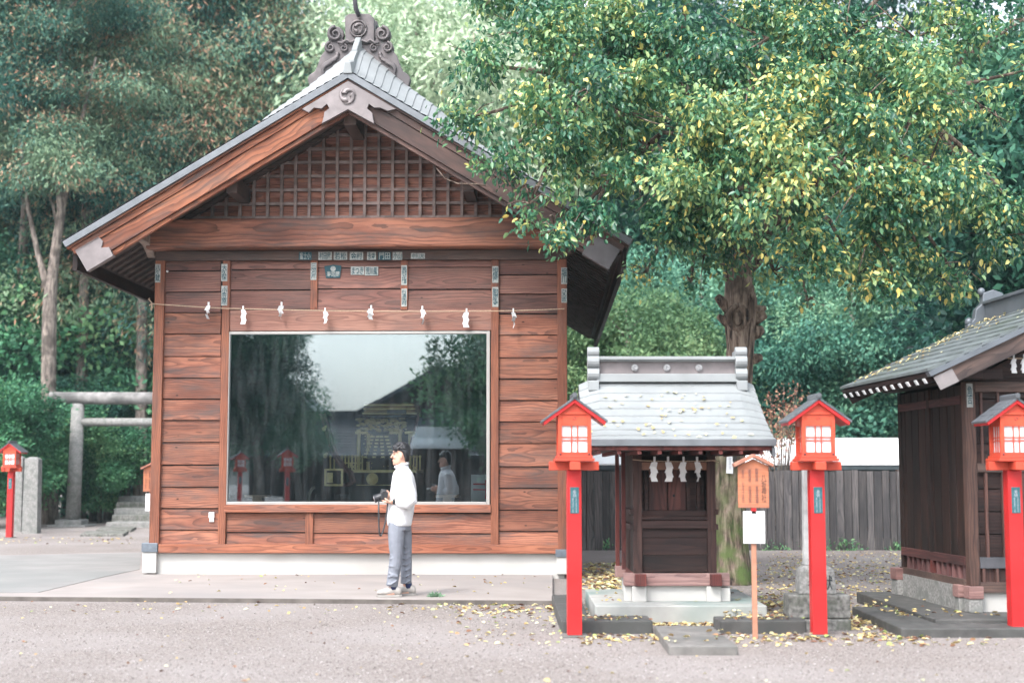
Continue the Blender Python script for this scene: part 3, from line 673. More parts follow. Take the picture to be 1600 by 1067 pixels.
# sides and back
m = MB()
for x in (xx(991), xx(1115)):
    for c0, c1 in ((.085, .38), (.385, .74), (.745, 1.1)): m.box(x-.008, x+.008, c0, c1, zz(893), zz(702))
m.box(xx(996), xx(1110), 1.14, 1.16, zz(893), zz(702)); m.build('side_boards', W_blk, shr)
m = MB()
for x in (xx(986), xx(1117)):
    for z in (826, 803): m.box(x-.012, x+.022, -.015, 1.2, zz(z), zz(z-8))
each(m, 'side_rail', W_shrp, shr, bevel=.003)
m = MB(); m.box(xx(975), xx(981), 1.12, 1.2, zz(893), zz(702)); m.box(xx(978), xx(984), .55, .62, zz(893), zz(702)); each(m, 'side_batten', W_shrred, shr)
# beams and rafters
RX = .885
m = MB(); m.box(-RX+.03, RX-.03, -.575, -.50, 1.436, 1.474); m.build('eave_beam', W_shrred, shr, bevel=.004)
m = MB()
for i in range(9):
    x = -RX+.13+i*(2*RX-.26)/8; m.hexa([(x-.018, -.56, 1.40), (x+.018, -.56, 1.40), (x+.018, 1.7, 1.40), (x-.018, 1.7, 1.40), (x-.018, -.56, 1.434), (x+.018, -.56, 1.434), (x+.018, 1.7, 1.434), (x-.018, 1.7, 1.434)])
each(m, 'rafter_tail', W_shrred, shr)
m = MB(); m.box(-RX+.03, RX-.03, -.495, 1.66, 1.436, 1.46); m.build('ceiling', W_shr, shr)
m = MB(); zt = zz(701)
m.box(-.42, .42, -.01, .09, zz(702)-.06, 1.399); m.box(-.42, .42, 1.1, 1.2, zz(702)-.06, 1.399); each(m, 'wall_plate', W_shr, shr)
def prof(c):   # roof height over local depth
    t = abs(c-.6)/1.2; return 2.185 - .66*(1-(1-t)**1.25) if t <= 1 else 1.5
m = MB()
for s in (-1, 1):
    NC = 9
    for kk in range(NC):
        t0, t1 = kk/NC, (kk+1)/NC; c0 = .6+s*1.2*t0; c1 = .6+s*1.2*t1
        r0, r1, r2 = [], [], []
        for x, dr in ((-RX, .07), (-RX+.08, .035), (-.70, 0), (0, 0), (.70, 0), (RX-.08, .035), (RX, .07)):
            r0.append((x, c0, prof(c0)-dr*(1-t0))); r1.append((x, c1, prof(c1)-dr*(1-t1)+.016)); r2.append((x, c1, prof(c1)-dr*(1-t1)))
        n = 7; m.add(r0+r1, [(i, i+1, n+i+1, n+i) if s > 0 else (i+1, i, n+i, n+i+1) for i in range(n-1)]); m.add(r1+r2, [(i+1, i, n+i, n+i+1) for i in range(n-1)])
m.build('roof_sheets', M_copper, shr)
m = MB()
for c in (-.6, 1.74): m.box(-RX-.005, RX+.005, c-.004, c+.056, 1.4755, prof(-.6)+.012)
each(m, 'eave_fascia', M_vergegrey, shr, bevel=.003)
m = MB()
for x in (-RX+.005, RX-.035):
    pts = [(c, prof(c)-.075) for c in np.linspace(-.6, 1.8, 17)]
    m.prismx([(c, z) for c, z in pts]+[(c, z-.075) for c, z in pts[::-1]], x, x+.03)
each(m, 'verge_board', M_vergegrey, shr)
m = MB(); pts = [(c, prof(c)-.09) for c in np.linspace(-.5, 1.7, 13)]; m.prismx(pts+[(1.7, 1.55), (-.5, 1.55)], -RX+.06, -RX+.1); m.prismx(pts+[(1.7, 1.55), (-.5, 1.55)], RX-.1, RX-.06); each(m, 'gable_end', W_shr, shr)
# ridge
rg = 2.165
m = MB(); m.box(-.69, .69, .50, .70, rg+.05, rg+.175); m.build('ridge_panel', M_plate, shr)
m = MB(); m.box(-.71, .71, .44, .76, rg-.03, rg+.05); m.box(-.70, .70, .46, .74, rg+.175, rg+.19); m.box(-.73, .73, .43, .77, rg+.19, rg+.225); each(m, 'ridge_cap', M_copper, shr, bevel=.006)
for x in (-.323, 0, .323):
    m = MB(); m.disc((x, rg+.115), .034, .478, .5); b = len(m.v); tomoe(m, x, rg+.115, .03, .474, .008); m.build('ridge_medallion', plain('silver_disc', (.34,.34,.35), .45, .2, .2, 40, 0), shr)
for s in (-1, 1):
    m = MB(); x0 = s*.695; x1 = s*.79
    m.box(min(x0, x1), max(x0, x1), .47, .73, rg-.02, rg+.29)
    for z, r in ((rg+.27, .052), (rg+.175, .065), (rg+.05, .062)):
        b = len(m.v); m.tube([(min(x0, x1)-.012, .47, z), (max(x0, x1)+.012, .47, z)], r, 14)
    m.box(min(x0, x1)-.005, max(x0, x1)+.005, .38, .5, rg-.12, rg-.02)
    m.build('ridge_end_scroll', M_copper, shr, bevel=.006)
# hanging rope of the shrine
sr = empty('straw_rope', S.O, 0, 'short straw rope with four white paper streamers hung across the doors of the small shrine', 'rope')
m = MB(); m.tube([(xx(x), -.03, zz(y)) for x, y in ((988, 718), (1003, 719.5), (1030, 720.5), (1060, 721), (1100, 720), (1117, 719))], .005, 6)
m.tube([(xx(1110), -.035, zz(719)), (xx(1122), -.04, zz(722))], .004, 5); m.build('cord', M_rope, sr)
for i, px in enumerate((1022, 1043, 1067, 1088)): streamer('paper_streamer', xx(px), zz(719), .215, .072, i % 2, -.04, sr, .15*(i-1))

# ================================================================== BLACKENED SHED (right)
by = R_(3.1); bO = P(1517, 952, 13.3)
B = Fr((bO.x, bO.y, .115), by)
shed = empty('blackened_shed', B.O, by, 'blackened plank shrine building cut off by the right edge, leaves on its grey roof', 'building')
SD, SW = 1.95, 2.6; kz = 167.0
def bz(py): return (952-py)/kz
m = MB(); m.box(.02, SW, .04, SD, 0, bz(912)); m.build('foundation', M_conc, shed)
m = MB(); m.box(-.02, .02, .2, SD-.1, 0, bz(914)); m.build('side_foundation', M_granite, shed)
m = MB(); m.box(-.03, .10, -.05, .09, 0, bz(931)); m.box(-.06, .03, .13, .26, 0, bz(931)); m.box(-.08, .12, SD-.1, SD+.1, 0, bz(925)); each(m, 'footing_block', M_granite, shed, bevel=.008)
m = MB(); m.box(-.035, .105, -.06, .08, bz(931), bz(912)); m.box(-.07, .02, .12, .27, bz(931), bz(912)); m.box(-.09, .1, SD-.1, SD+.1, bz(925), bz(905)); each(m, 'sill_end', wood('faded_red_block', (.36,.22,.2), (.22,.11,.1), (.12,.06,.06), 'x', knots=0), shed, bevel=.006)
m = MB(); m.box(-.015, .03, .1, SD, bz(916), bz(903)); m.box(.1, SW, .0, .05, bz(922), bz(906)); each(m, 'ground_beam', W_dark, shed)
m = MB(); m.box(0, .10, 0, .10, bz(912), bz(596)); m.build('corner_post', W_post if False else wood('dark_post', (.15,.08,.06), (.06,.035,.032), (.02,.015,.017), 'z', knots=0, stain=.4), shed, bevel=.006)
m = MB(); m.box(0, .09, SD-.09, SD, bz(912), bz(596)); m.build('corner_post', W_blk, shed, bevel=.006)
m = MB(); n = 17
for i in range(n):
    y0 = .10+(SD-.19)*i/n; m.box(.012+.004*(i % 2), .04, y0+.003, y0+(SD-.19)/n-.002, bz(868), bz(600))
m.build('side_planks', W_blk, shed, bevel=.002)
m = MB()
for i in range(12):
    y0 = .12+(SD-.24)*i/12; m.box(.0, .03, y0, y0+.05, bz(905), bz(880))
m.box(.03, .04, .1, SD-.1, bz(905), bz(880)); m.build('vent_slats', wood('faded_red_slat', (.22,.11,.105), (.13,.055,.055), (.05,.025,.026), 'z', knots=0), shed)
m = MB(); m.box(-.015, .045, .1, SD-.05, bz(882), bz(868)); m.box(-.01, .045, .1, SD-.05, bz(630), bz(617)); each(m, 'side_rail', wood('red_brown_rail', (.14,.05,.046), (.07,.03,.03), (.03,.016,.017), 'y', knots=0), shed, bevel=.004)
m = MB(); m.box(-.012, .04, .95, 1.02, bz(868), bz(600)); m.build('side_batten', W_blk, shed); m = MB(); m.box(-.013, .041, .95, 1.02, bz(902), bz(869)); m.build('vent_batten', W_shrred, shed)
m = MB(); zs = np.arange(bz(868), bz(600), .21)
for z in zs: m.box(.1, SW, .03, .06, z+.004, z+.205)
m.build('front_boards', W_blkx, shed, bevel=.003)
m = MB(); m.box(.1, SW, -.005, .07, bz(885), bz(868)); m.build('front_rail', plain('dark_grey_rail', (.075,.075,.085), .7, var=.2), shed, bevel=.004)
m = MB(); m.box(.1, SW, -.005, .07, bz(737), bz(723)); m.box(.1, SW, -.005, .07, bz(612), bz(596)); each(m, 'front_mid_rail', W_dark, shed, bevel=.004)
m = MB()
for i in range(20): x = .12+i*.125; m.box(x, x+.03, .0, .03, bz(906), bz(885))
for x in (.17, .33, .52, .72, .95, 1.2, 1.5): m.box(x, x+.025, .005, .03, bz(868), bz(737)); m.box(x-.02, x+.0, .006, .03, bz(723), bz(612))
m.box(.1, SW, .031, .04, bz(906), bz(885)); m.build('front_battens', wood('brown_batten', (.14,.07,.055), (.07,.036,.032), (.03,.018,.018), 'z', knots=0), shed)
m = MB(); m.box(.04, SW, SD-.05, SD, 0, bz(596)); m.box(SW-.03, SW, .05, SD, 0, bz(596)); each(m, 'rear_wall', W_blk, shed)
ba = B.at
VF, VB = -.4, 2.4
ex0, ezt = ba(1449, 578, VF); rx0, rzt = ba(1530, 496, VB)
bsl = math.atan2(rzt-ezt, rx0+.12-ex0); rcx = rx0+.12
def bband(s, o0, o1, cut=0.0):
    hw = rcx-ex0-cut
    zc = ezt+(rcx-ex0)*math.tan(bsl); f = lambda o, w: zc-o-w*math.tan(bsl)
    return [(rcx, f(o0, 0)), (rcx+s*hw, f(o0, hw)), (rcx+s*(hw-(o1-o0)*.45), f(o1, hw-(o1-o0)*.45)), (rcx, f(o1, 0))]
for s in (-1, 1):
    m = MB(); NC = 10; hw = rcx-ex0; zc = ezt+hw*math.tan(bsl)
    for i in range(NC):
        t0, t1 = i/NC, (i+1)/NC
        m.prism([(rcx+s*hw*t0, zc-hw*t0*math.tan(bsl)), (rcx+s*hw*t1, zc-hw*t1*math.tan(bsl)+.016), (rcx+s*hw*t1, zc-hw*t1*math.tan(bsl)-.012), (rcx+s*hw*t0, zc-hw*t0*math.tan(bsl)-.03)], VF, VB)
    m.build('roof_sheets', M_roofrt, shed)
    m = MB(); m.prism(bband(s, .03, .075, .01), VF+.01, VB-.01); m.build('roof_boarding', W_shr, shed)
    m = MB(); m.prism(bband(s, .02, .07, .0), VF-.03, VF+.06); m.build('verge_cap', M_roofdk, shed)
    m = MB(); m.prism(bband(s, .075, .235, .06), VF+.0, VF+.05); m.prism(bband(s, .075, .235, .06), VB-.05, VB); each(m, 'bargeboard', wood('dark_bargeboard', (.17,.11,.09), (.07,.05,.046), (.03,.025,.027), 'x', slant=-s*bsl, knots=.1), shed, bevel=.004)
    m = MB(); e = bband(s, .09, .235, .05); t = Vector((e[0][0]-e[1][0], e[0][1]-e[1][1])).normalized()*.19
    m.prism([e[1], e[2], (e[2][0]+t.x, e[2][1]+t.y), (e[1][0]+t.x, e[1][1]+t.y)], VF-.012, VF-.002); m.build('bargeboard_end_plate', plain('aged_plate', (.22,.2,.2), .55, .2, .15), shed)
m = MB(); m2 = MB()
for i in range(12):
    c = VF+.12+i*(VB-VF-.25)/11; hw = rcx-ex0-.02
    pts = bband(-1, .078, .135, .02)
    m.prism(pts, c, c+.06); e1, e2 = pts[1], pts[2]
    m2.prism([(e1[0]-.012, e1[1]-.006), (e2[0]-.012, e2[1]-.0), (e2[0]-.001, e2[1]), (e1[0]-.001, e1[1])], c+.002, c+.058)
each(m, 'rafter', W_shr, shed); each(m2, 'white_rafter_end', M_paper, shed)
zc = ezt+(rcx-ex0)*math.tan(bsl)
m = MB(); m.box(rcx-.10, rcx+.10, VF+.1, VB-.12, zc-.04, zc+.13); m.box(rcx-.13, rcx+.13, VF+.08, VB-.1, zc+.13, zc+.165); m.build('ridge', M_roofdk, shed, bevel=.006)
m = MB(); m.prism([(rcx-.28, zc-.20), (rcx-.30, zc-.10), (rcx-.22, zc-.03), (rcx-.2, zc+.08), (rcx-.13, zc+.14), (rcx-.11, zc+.26), (rcx, zc+.3), (rcx+.11, zc+.26), (rcx+.13, zc+.14), (rcx+.2, zc+.08), (rcx+.28, zc-.20)][::-1], VB-.12, VB-.02)
m.ball((rcx-.12, VB-.08, zc+.28), .045, n=8); m.ball((rcx-.27, VB-.08, zc-.06), .05, n=8); m.build('ridge_end_ornament', M_roofdk, shed, bevel=.01)
m = MB(); m.prism([(.05, bz(596)), (SW, bz(596)), (rcx+.2, zc-.3), (rcx-.1, zc-.3)], .04, .07); m.prism([(.05, bz(596)), (SW, bz(596)), (rcx, zc-.3)], SD-.07, SD-.03); each(m, 'gable_wall', W_blkx, shed)
m = MB(); m.box(-.12, .3, -.18, -.06, bz(594), bz(578)); m.box(-.1, .06, -.3, SD+.2, bz(594), bz(580)); each(m, 'tie_beam', W_shr, shed, bevel=.004)
x, z = ba(1543, 562, -.1); m = MB(); m.box(x-.05, x+.05, -.1, -.08, z-.02, z+.025); m.build('lamp_tube', M_paper, shed, bevel=.006)
x, z = ba(1517, 621, -.012)
m = MB(); m.box(.018, .075, -.006, .0, bz(636), bz(599)); st = m.build('paper_sticker', M_sticker, shed); text_mesh('角吉', .045, .17, 'lettering', M_inkblue, st, (.046, -.008, bz(617)), True, font_bold=.012)
x, z = ba(1573, 551, -.14); m = MB(); m.box(x-.085, x+.085, -.14, -.13, z-.045, z+.045); st = m.build('paper_sticker', M_ink, shed); text_mesh('太鼓', .14, .07, 'lettering', M_sticker, st, (x, -.142, z), False)
rr = empty('straw_rope', B.O, by, 'straw rope with white paper streamers hanging under the gable of the blackened shed', 'rope')
m = MB(); m.tube([(*(lambda q: (q[0], -.2, q[1]))(ba(x, y, -.2)),) for x, y in ((1548, 556), (1565, 559), (1585, 560), (1615, 560))], .006, 6); m.build('cord', M_rope, rr)
for px in (1584, 1600): x, z = ba(px, 559, -.21); streamer('paper_streamer', x, z, .15, .05, 0, -.21, rr)

# ================================================================== NOTICE BOARD, STONE, KERBS
def notice(loc, scale, label, full=True, rz=0):
    r = empty('notice_board', loc, rz, label, 'sign'); q = scale
    m = MB(); m.box(-.021*q, .021*q, -.012*q, .02*q, -.05, 1.2*q); m.build('post', W_sign if False else plain('sign_post_wood', (.42,.2,.13), .7, var=.15, scale=10), r, bevel=.003)
    m = MB(); m.prism([(-.131*q, 1.10*q), (.131*q, 1.10*q), (.131*q, 1.452*q), (0, 1.518*q), (-.131*q, 1.452*q)], -.034*q, -.0125*q); bd = m.build('board', W_sign, r, bevel=.003)
    m = MB(); t = .022*q
    for s in (-1, 1): m.prism([(0, 1.558*q), (s*.17*q, 1.475*q), (s*.166*q, 1.447*q), (0, 1.528*q)], -.075*q, .045*q)
    m.build('board_roof', plain('sign_roof_wood', (.36,.16,.11), .7, var=.2, scale=12), r, bevel=.003)
    m = MB(); m.box(-.092*q, .092*q, -.03*q, -.024*q, .80*q, 1.072*q); pp = m.build('paper_sheet', M_paper, r)
    m = MB(); m.box(-.02*q, .02*q, -.03*q, -.012*q, 1.05*q, 1.12*q); m.build('clamp', M_red, r)
    y = -.0355*q
    text_mesh('八坂神社', .042*q, .235*q, 'lettering', M_inksoft if False else plain('brown_ink', (.06,.035,.03), .7, 0, .1, 20, 0), bd, (.088*q, y, 1.265*q))
    text_mesh('御祭神　素戔嗚尊', .026*q, .30*q, 'lettering', M_inksoft, bd, (.028*q, y, 1.285*q))
    text_mesh('御神徳　疫病消除', .026*q, .29*q, 'lettering', M_inksoft, bd, (-.032*q, y, 1.285*q))
    text_mesh('祭日　七月十五日', .022*q, .28*q, 'lettering', M_inksoft, bd, (-.09*q, y, 1.285*q))
    text_mesh('八坂神社御守', .018*q, .2*q, 'lettering', M_inkgrey, pp, (.04*q, -.0315*q, .94*q))
    text_mesh('授与所', .016*q, .1*q, 'lettering', M_inkgrey, pp, (-.03*q, -.0315*q, .98*q))
    return r
notice(gp(1180, 997), 1.0, 'brown wooden notice board with white paper sheet, in front of the small shrine')
pn = P(236, 830, 22.5); notice((pn.x, pn.y, 0), 1.0, 'brown notice board half hidden behind the left corner of the large hall')
st = empty('stone_monument', (*gp(1281, 985)[:2], 0), 0, 'lichen-covered carved stone block and pillar behind the middle red lantern', 'stone monument')
y0 = 0.0; Ys = gp(1281, 985)[1]; ks = FPX/Ys
m = MB(); w = 49/ks; m.box(-w, w, .0, .30, -.05, .10); m.box(-w+.015, w-.0, .015, .30, .105, .315); each(m, 'base_block', M_granitel, st, bevel=.015)
m = MB(); w = 27/ks; m.hexa([(-w-.01, .04, .315), (w+.01, .04, .315), (w+.01, .26, .315), (-w-.01, .26, .315), (-w, .05, .53), (w, .05, .53), (w, .25, .53), (-w, .25, .53)])
m.hexa([(-w, .05, .53), (w, .05, .53), (w, .25, .53), (-w, .25, .53), (-w+.05, .08, .57), (w-.05, .08, .57), (w-.05, .22, .57), (-w+.05, .22, .57)])
blk_ = m.build('inscribed_block', M_granite, st, bevel=.012); text_mesh('奉献', .22, .13, 'lettering', M_ink, blk_, (.02, .040, .42), False)
m = MB(); m.hexa([(-.105, .10, .57), (.03, .10, .57), (.03, .2, .57), (-.105, .2, .57), (-.095, .11, 1.8), (.02, .11, 1.8), (.02, .19, 1.8), (-.095, .19, 1.8)]); m.build('pillar', plain('pale_stone_pillar', (.42,.42,.42), .8, 0, .15, 12, .002), st, bevel=.008)
def stone(name, corners, z0, z1, mat, label, cat='kerb', group=None, bevel=.012, grooves=None):
    cx = sum(c[0] for c in corners)/len(corners); cy = sum(c[1] for c in corners)/len(corners)
    m = MB(); m.slab([(c[0]-cx, c[1]-cy) for c in corners], z0, z1)
    o = m.build(name, mat, None, bevel=bevel); o.location = (cx, cy, 0); return tag(o, label, cat, group)
def gl(px, py, z=0.0): p = G(px, py, z); return (p.x, p.y)
f = gl(928, 942, .17); g = gl(1192, 942, .17)
stone('concrete_plinth', [(f[0], 13.4), (g[0], 13.4), (g[0]+.02, 15.3), (f[0], 15.3)], -.05, .17, M_mossc, 'pale mossy concrete plinth under the small shrine', 'plinth')
KA = .115
stone('kerb_stone', [gl(877, 969, KA), gl(1020, 969, KA), gl(1012, 961, KA), gl(887, 961, KA)], -.05, KA, M_kerb, 'dark kerb stone with moss behind the left red lantern', 'kerb', 'kerb stones of the small shrine')
p0, p1 = gl(877, 969, KA), gl(862, 936, .06)
stone('kerb_stone', [(p0[0], p0[1]+.02), (p0[0]+.26, p0[1]+.40), (p1[0]+.3, p1[1]+.1), (p1[0], p1[1])], -.05, KA-.006, M_kerb, 'kerb stone running back from the left red lantern to the hall apron', 'kerb', 'kerb stones of the small shrine')
stone('kerb_stone', [gl(1126, 969, KA), gl(1260, 969, KA), gl(1252, 962, KA), gl(1114, 962, KA)], -.05, KA, M_kerb, 'dark kerb stone behind the foot of the notice board', 'kerb', 'kerb stones of the small shrine')
A = [gl(1045, 1013, .05), gl(1153, 1013, .05), gl(1112, 974, .09), gl(1022, 974, .09)]
stone('stepping_slab', A, -.04, .075, M_kerbtop, 'long flat stone slab leading up to the small shrine', 'stepping stone')
stone('lower_step', [gl(1408, 981, .08), (7.5, gl(1408, 981, .08)[1]+.02), (7.5, 14.3), gl(1331, 947, .08)], -.05, .08, M_kerb, 'lower dark stone step in front of the blackened shed', 'step')
stone('upper_step', [gl(1462, 967, .115), (7.5, gl(1462, 967, .115)[1]+.02), (7.5, 15.9), gl(1338, 924, .115)], .0, .115, M_kerb, 'upper dark stone step directly under the blackened shed', 'step')
# ================================================================== FENCE AND WHITE ROOF BEHIND
fe = empty('board_fence', (0, 26, 0), 0, 'grey weathered vertical board fence behind the small shrine', 'fence')
FZ = P(1100, 735, 26).z; x0, x1 = P(880, 800, 26).x, 12.0
m = MB(); x = x0; i = 0
while x < x1:
    w = random.uniform(.12, .16); m.box(x, x+w-.011, -.01+random.uniform(-.006, .006), .02, -.02, FZ+random.uniform(-.02, .01)); x += w
m.build('boards', W_fence, fe, bevel=.003)
m = MB()
for z in (.35, FZ-.22): m.box(x0, x1, .021, .07, z, z+.09)
each(m, 'rail', W_dark, fe)
m = MB(); x = x0+.4
while x < x1: m.box(x, x+.1, .07, .17, -.05, FZ+.02); x += 1.9
each(m, 'fence_post', W_dark, fe)
sh = empty('white_roofed_shed', (0, 28.5, 0), 0, 'long low shed with a plain white sheet roof behind the grey fence', 'shed')
za, zb2 = P(1000, 724, 28.5).z, P(1000, 684, 31).z
m = MB(); m.hexa([(1.3, 0, za-.03), (12, 0, za-.03), (12, 2.5, zb2-.03), (1.3, 2.5, zb2-.03), (1.3, 0, za), (12, 0, za), (12, 2.5, zb2), (1.3, 2.5, zb2)]); m.build('roof', M_tarp, sh)
m = MB(); m.box(1.3, 12, .02, .06, za-.12, za-.035); m.box(1.35, 11.9, 2.3, 2.4, 0, zb2-.2)
for x in (1.4, 3.9, 6.4, 8.9, 11.4): m.box(x, x+.09, .1, .19, 0, za-.06)
m.build('frame', plain('dark_shed_frame', (.06,.08,.09), .7), sh)
# left: torii, granite posts, steps
TY = gl(112, 822, 0)[1]; t0 = P(112, 822, TY)
tor = empty('stone_gate', (t0.x, TY, 0), 0, 'grey stone shrine gate with a round crossbar, partly hidden by the large hall', 'shrine gate')
kt = FPX/TY; W = 4.2
lz1, lz0 = P(112, 614, TY).z, P(112, 632, TY).z; nz1, nz0 = P(112, 653, TY).z, P(112, 666, TY).z
for x in (0, W-.3): m = MB(); m.tube([(x+(.03 if x == 0 else -.03)*1, 0, .2), (x+(.08 if x == 0 else -.08), 0, lz0+.02)], [.19, .165], 20); m.build('pillar', M_granite, tor, smooth=True)
m = MB(); m.tube([(-.66, 0, (lz0+lz1)/2+.02), (W+.35, 0, (lz0+lz1)/2)], .165, 16, (1, 1)); m.build('top_lintel', plain('stained_stone', (.24,.23,.225), .85, 0, .3, 5, .004, dirt=(.06,.06,.06)), tor, smooth=True)
m = MB(); m.tube([(.12, 0, (nz0+nz1)/2), (W-.3, 0, (nz0+nz1)/2)], .11, 16); each(m, 'tie_beam', M_granite, tor, smooth=True)
for x in (0, W-.3): m = MB(); m.box(x-.34, x+.34, -.34, .34, .0, .18); m.box(x-.5, x+.5, -.5, .5, -.05, .05); m.build('base_stone', M_granite, tor, bevel=.02)
for i, (px0, px1, yb, yt, lab) in enumerate(((37, 61, 833, 717, 'pale granite post, the right and nearer one of the pair beside the distant lantern'), (22, 36, 832, 716, 'pale granite post half hidden behind the distant red lantern at the far left'))):
    Yp = gl(50, yb, 0)[1] + i*.5; p = P((px0+px1)/2, yb, Yp); w = (px1-px0)/2*Yp/FPX; zt = P(50, yt, Yp).z
    m = MB(); m.hexa([(-w, -.15, -.05), (w, -.15, -.05), (w, .15, -.05), (-w, .15, -.05), (-w*.88, -.14, zt), (w*.88, -.14, zt), (w*.88, .14, zt), (-w*.88, .14, zt)])
    m.hexa([(-w*.88, -.14, zt), (w*.88, -.14, zt), (w*.88, .14, zt), (-w*.88, .14, zt), (-w*.4, -.05, zt+.05), (w*.4, -.05, zt+.05), (w*.4, .05, zt+.05), (-w*.4, .05, zt+.05)])
    o = m.build('granite_post', M_granite, None, bevel=.01); o.location = (p.x, Yp, 0); tag(o, lab, 'stone post')
Yst = gl(180, 828)[1]
for i in range(5):
    y0 = 36.5+i*.9; zt = .14+.15*i; xl = P(172+i*3-(6 if i == 0 else 0), 800, y0).x; xr = xl+2.4
    o = MB().box(0, xr-xl, 0, .95, -.1 if i == 0 else zt-.2, zt).build('stone_step', M_granitel if i % 2 else M_granite, None, bevel=.02); o.location = (xl, y0, 0)
    tag(o, ('lowest', 'second lowest', 'middle', 'second highest', 'highest')[i]+' step of the worn stone stairs behind the gate', 'step', 'worn stone stairs')
for i, (pa, pb, ya, yb, lab) in enumerate(((125, 193, 833, 838, 'flat dark paving slab on the gravel, nearest to the gate base'), (150, 205, 826, 831, 'flat paving slab lying just before the worn stairs'))):
    c0, c1, c2, c3 = gl(pa, yb), gl(pb, yb), gl(pb+8, ya), gl(pa+10, ya)
    stone('paving_slab', [c0, c1, c2, c3], -.02, .06, M_granitel, lab, 'paving slab')
# ================================================================== GROUND
gr = MB(); gr.add([(-140, -120, 0), (140, -120, 0), (140, 140, 0), (-140, 140, 0)], [(0, 1, 2, 3)]); g = gr.build('ground', M_gravel); tag(g, kind='structure')
fl = gl(-60, 929, .05); fr_ = gl(863, 937.5, .05)
m = MB(); m.slab([(fl[0]-2, fl[1]+.05), fr_, (gl(880, 937, .05)[0], 19.3), H.world(XR, .1, 0).to_tuple()[:2], H.world(0, .1, 0).to_tuple()[:2], gl(222, 862, .05), (-14, 21.2)], -.1, .05); o = m.build('apron', M_apron, None); tag(o, kind='structure')
e0, e1 = Vector((fl[0]-2, fl[1]+.05)), Vector(fr_); nn = Vector((e1.y-e0.y, -(e1.x-e0.x))).normalized()*.02; m = MB(); m.slab([tuple(e0+nn), tuple(e1+nn), tuple(e1-nn*.1), tuple(e0-nn*.1)], -.05, .046); o = m.build('apron_edge', plain('dirty_concrete_edge', (.13,.115,.105), .85, 0, .25, 5, .004), None); tag(o, kind='structure')
m = MB(); q = gl(215, 864, .05); m.slab([gl(60, 925, .054), gl(165, 900, .054), gl(218, 889, .054), gl(221, 863, .054), (-14, 21.15), (-14, 16)], .0501, .055); o = m.build('pavement', M_apronblue); tag(o, kind='structure')
# ================================================================== PORTABLE SHRINE BEHIND THE GLASS
MC = .5
mk = empty('portable_shrine', H.world(a(597, 780, MC)[0], MC, ZF+.03), hy, 'black and gold portable festival shrine behind the window glass', 'portable shrine')
mox, moz = a(597, 780, MC)[0], ZF+.03
def q(px, py, c=MC): x, z = a(px, py, c); return (x-mox, z-moz)
def mrect(mb, x0, y0, x1, y1, c0, c1, c=MC):
    p, r = q(x0, y0, c), q(x1, y1, c); mb.box(p[0], r[0], c0, c1, r[1], p[1])
m = MB(); mrect(m, 546, 738, 650, 790, .06, 1.1); m.box(q(530, 0)[0], q(660, 0)[0], .1, 1.0, 0, q(0, 772)[1]); m.build('body', M_lacquer, mk, bevel=.01)
m = MB(); mrect(m, 546, 734, 650, 738, 0.03, 1.1); mrect(m, 556, 757, 640, 758, .05, .07); m.build('gold_edging', M_gold, mk)
ex0_, ez0_ = q(581, 748); m = MB(); m.disc((ex0_, ez0_), .082, .04, .055, 24); tomoe(m, ex0_, ez0_, .085, .035, .02, -1); m.build('gold_emblem', M_gold, mk, smooth=False)
# corner box of the railing, posts with knobs
m = MB(); mrect(m, 508, 733, 536, 758, -.05, .3); m.build('railing_box', M_lacquer, mk)
m = MB(); 
for (x0, y0, x1, y1) in ((508, 732, 536, 735), (508, 756, 536, 759), (508, 732, 511, 759), (534, 732, 537, 759)): mrect(m, x0, y0, x1, y1, -.065, -.045)
mrect(m, 512, 738, 521, 754, -.06, -.045)
m.build('gold_frame', M_gold, mk)
m = MB()
for px in list(np.arange(534, 566, 5.3))+[641, 646, 651, 656, 516, 522]:
    p = q(px, 713); b = q(px, 735); m.tube([(p[0], .02, b[1]), (p[0], .02, p[1])], .011, 6); m.ball((p[0], .02, p[1]), .02, n=8)
for y in (722, 733): p, b = q(530, y), q(566, y+2); m.box(p[0], b[0], .01, .03, b[1], p[1])
m.build('railing', M_gold, mk)
# pillars, brackets, steps, doors
m = MB()
for px in (557, 638, 572, 622): p, b = q(px, 676), q(px, 735); m.tube([(p[0], .25, b[1]), (p[0], .25, p[1])], .026, 8)
for x0, x1 in ((552, 572), (606, 626), (630, 646)): mrect(m, x0, 673, x1, 677, .2, .26)
random.seed(3)
for r in range(7):
    y = 680+r*5.4; w = 8+r*1.7
    for s in (-1, 1): mrect(m, 590+s*(w+3)-3.2, y, 590+s*(w+3)+3.2, y+2.6, .2-.02*r, .23-.02*r); mrect(m, 590+s*w*.38-2.6, y, 590+s*w*.38+2.6, y+2.6, .2-.02*r, .23-.02*r)
m.build('gold_fittings', M_gold, mk)
m = MB(); mrect(m, 572, 676, 610, 735, .3, .34); 
for r in range(7): mrect(m, 590-10-r*1.6, 682+r*5.6, 590+10+r*1.6, 687+r*5.6, .22-.02*r, .4)
m.build('steps', M_lacquer, mk)
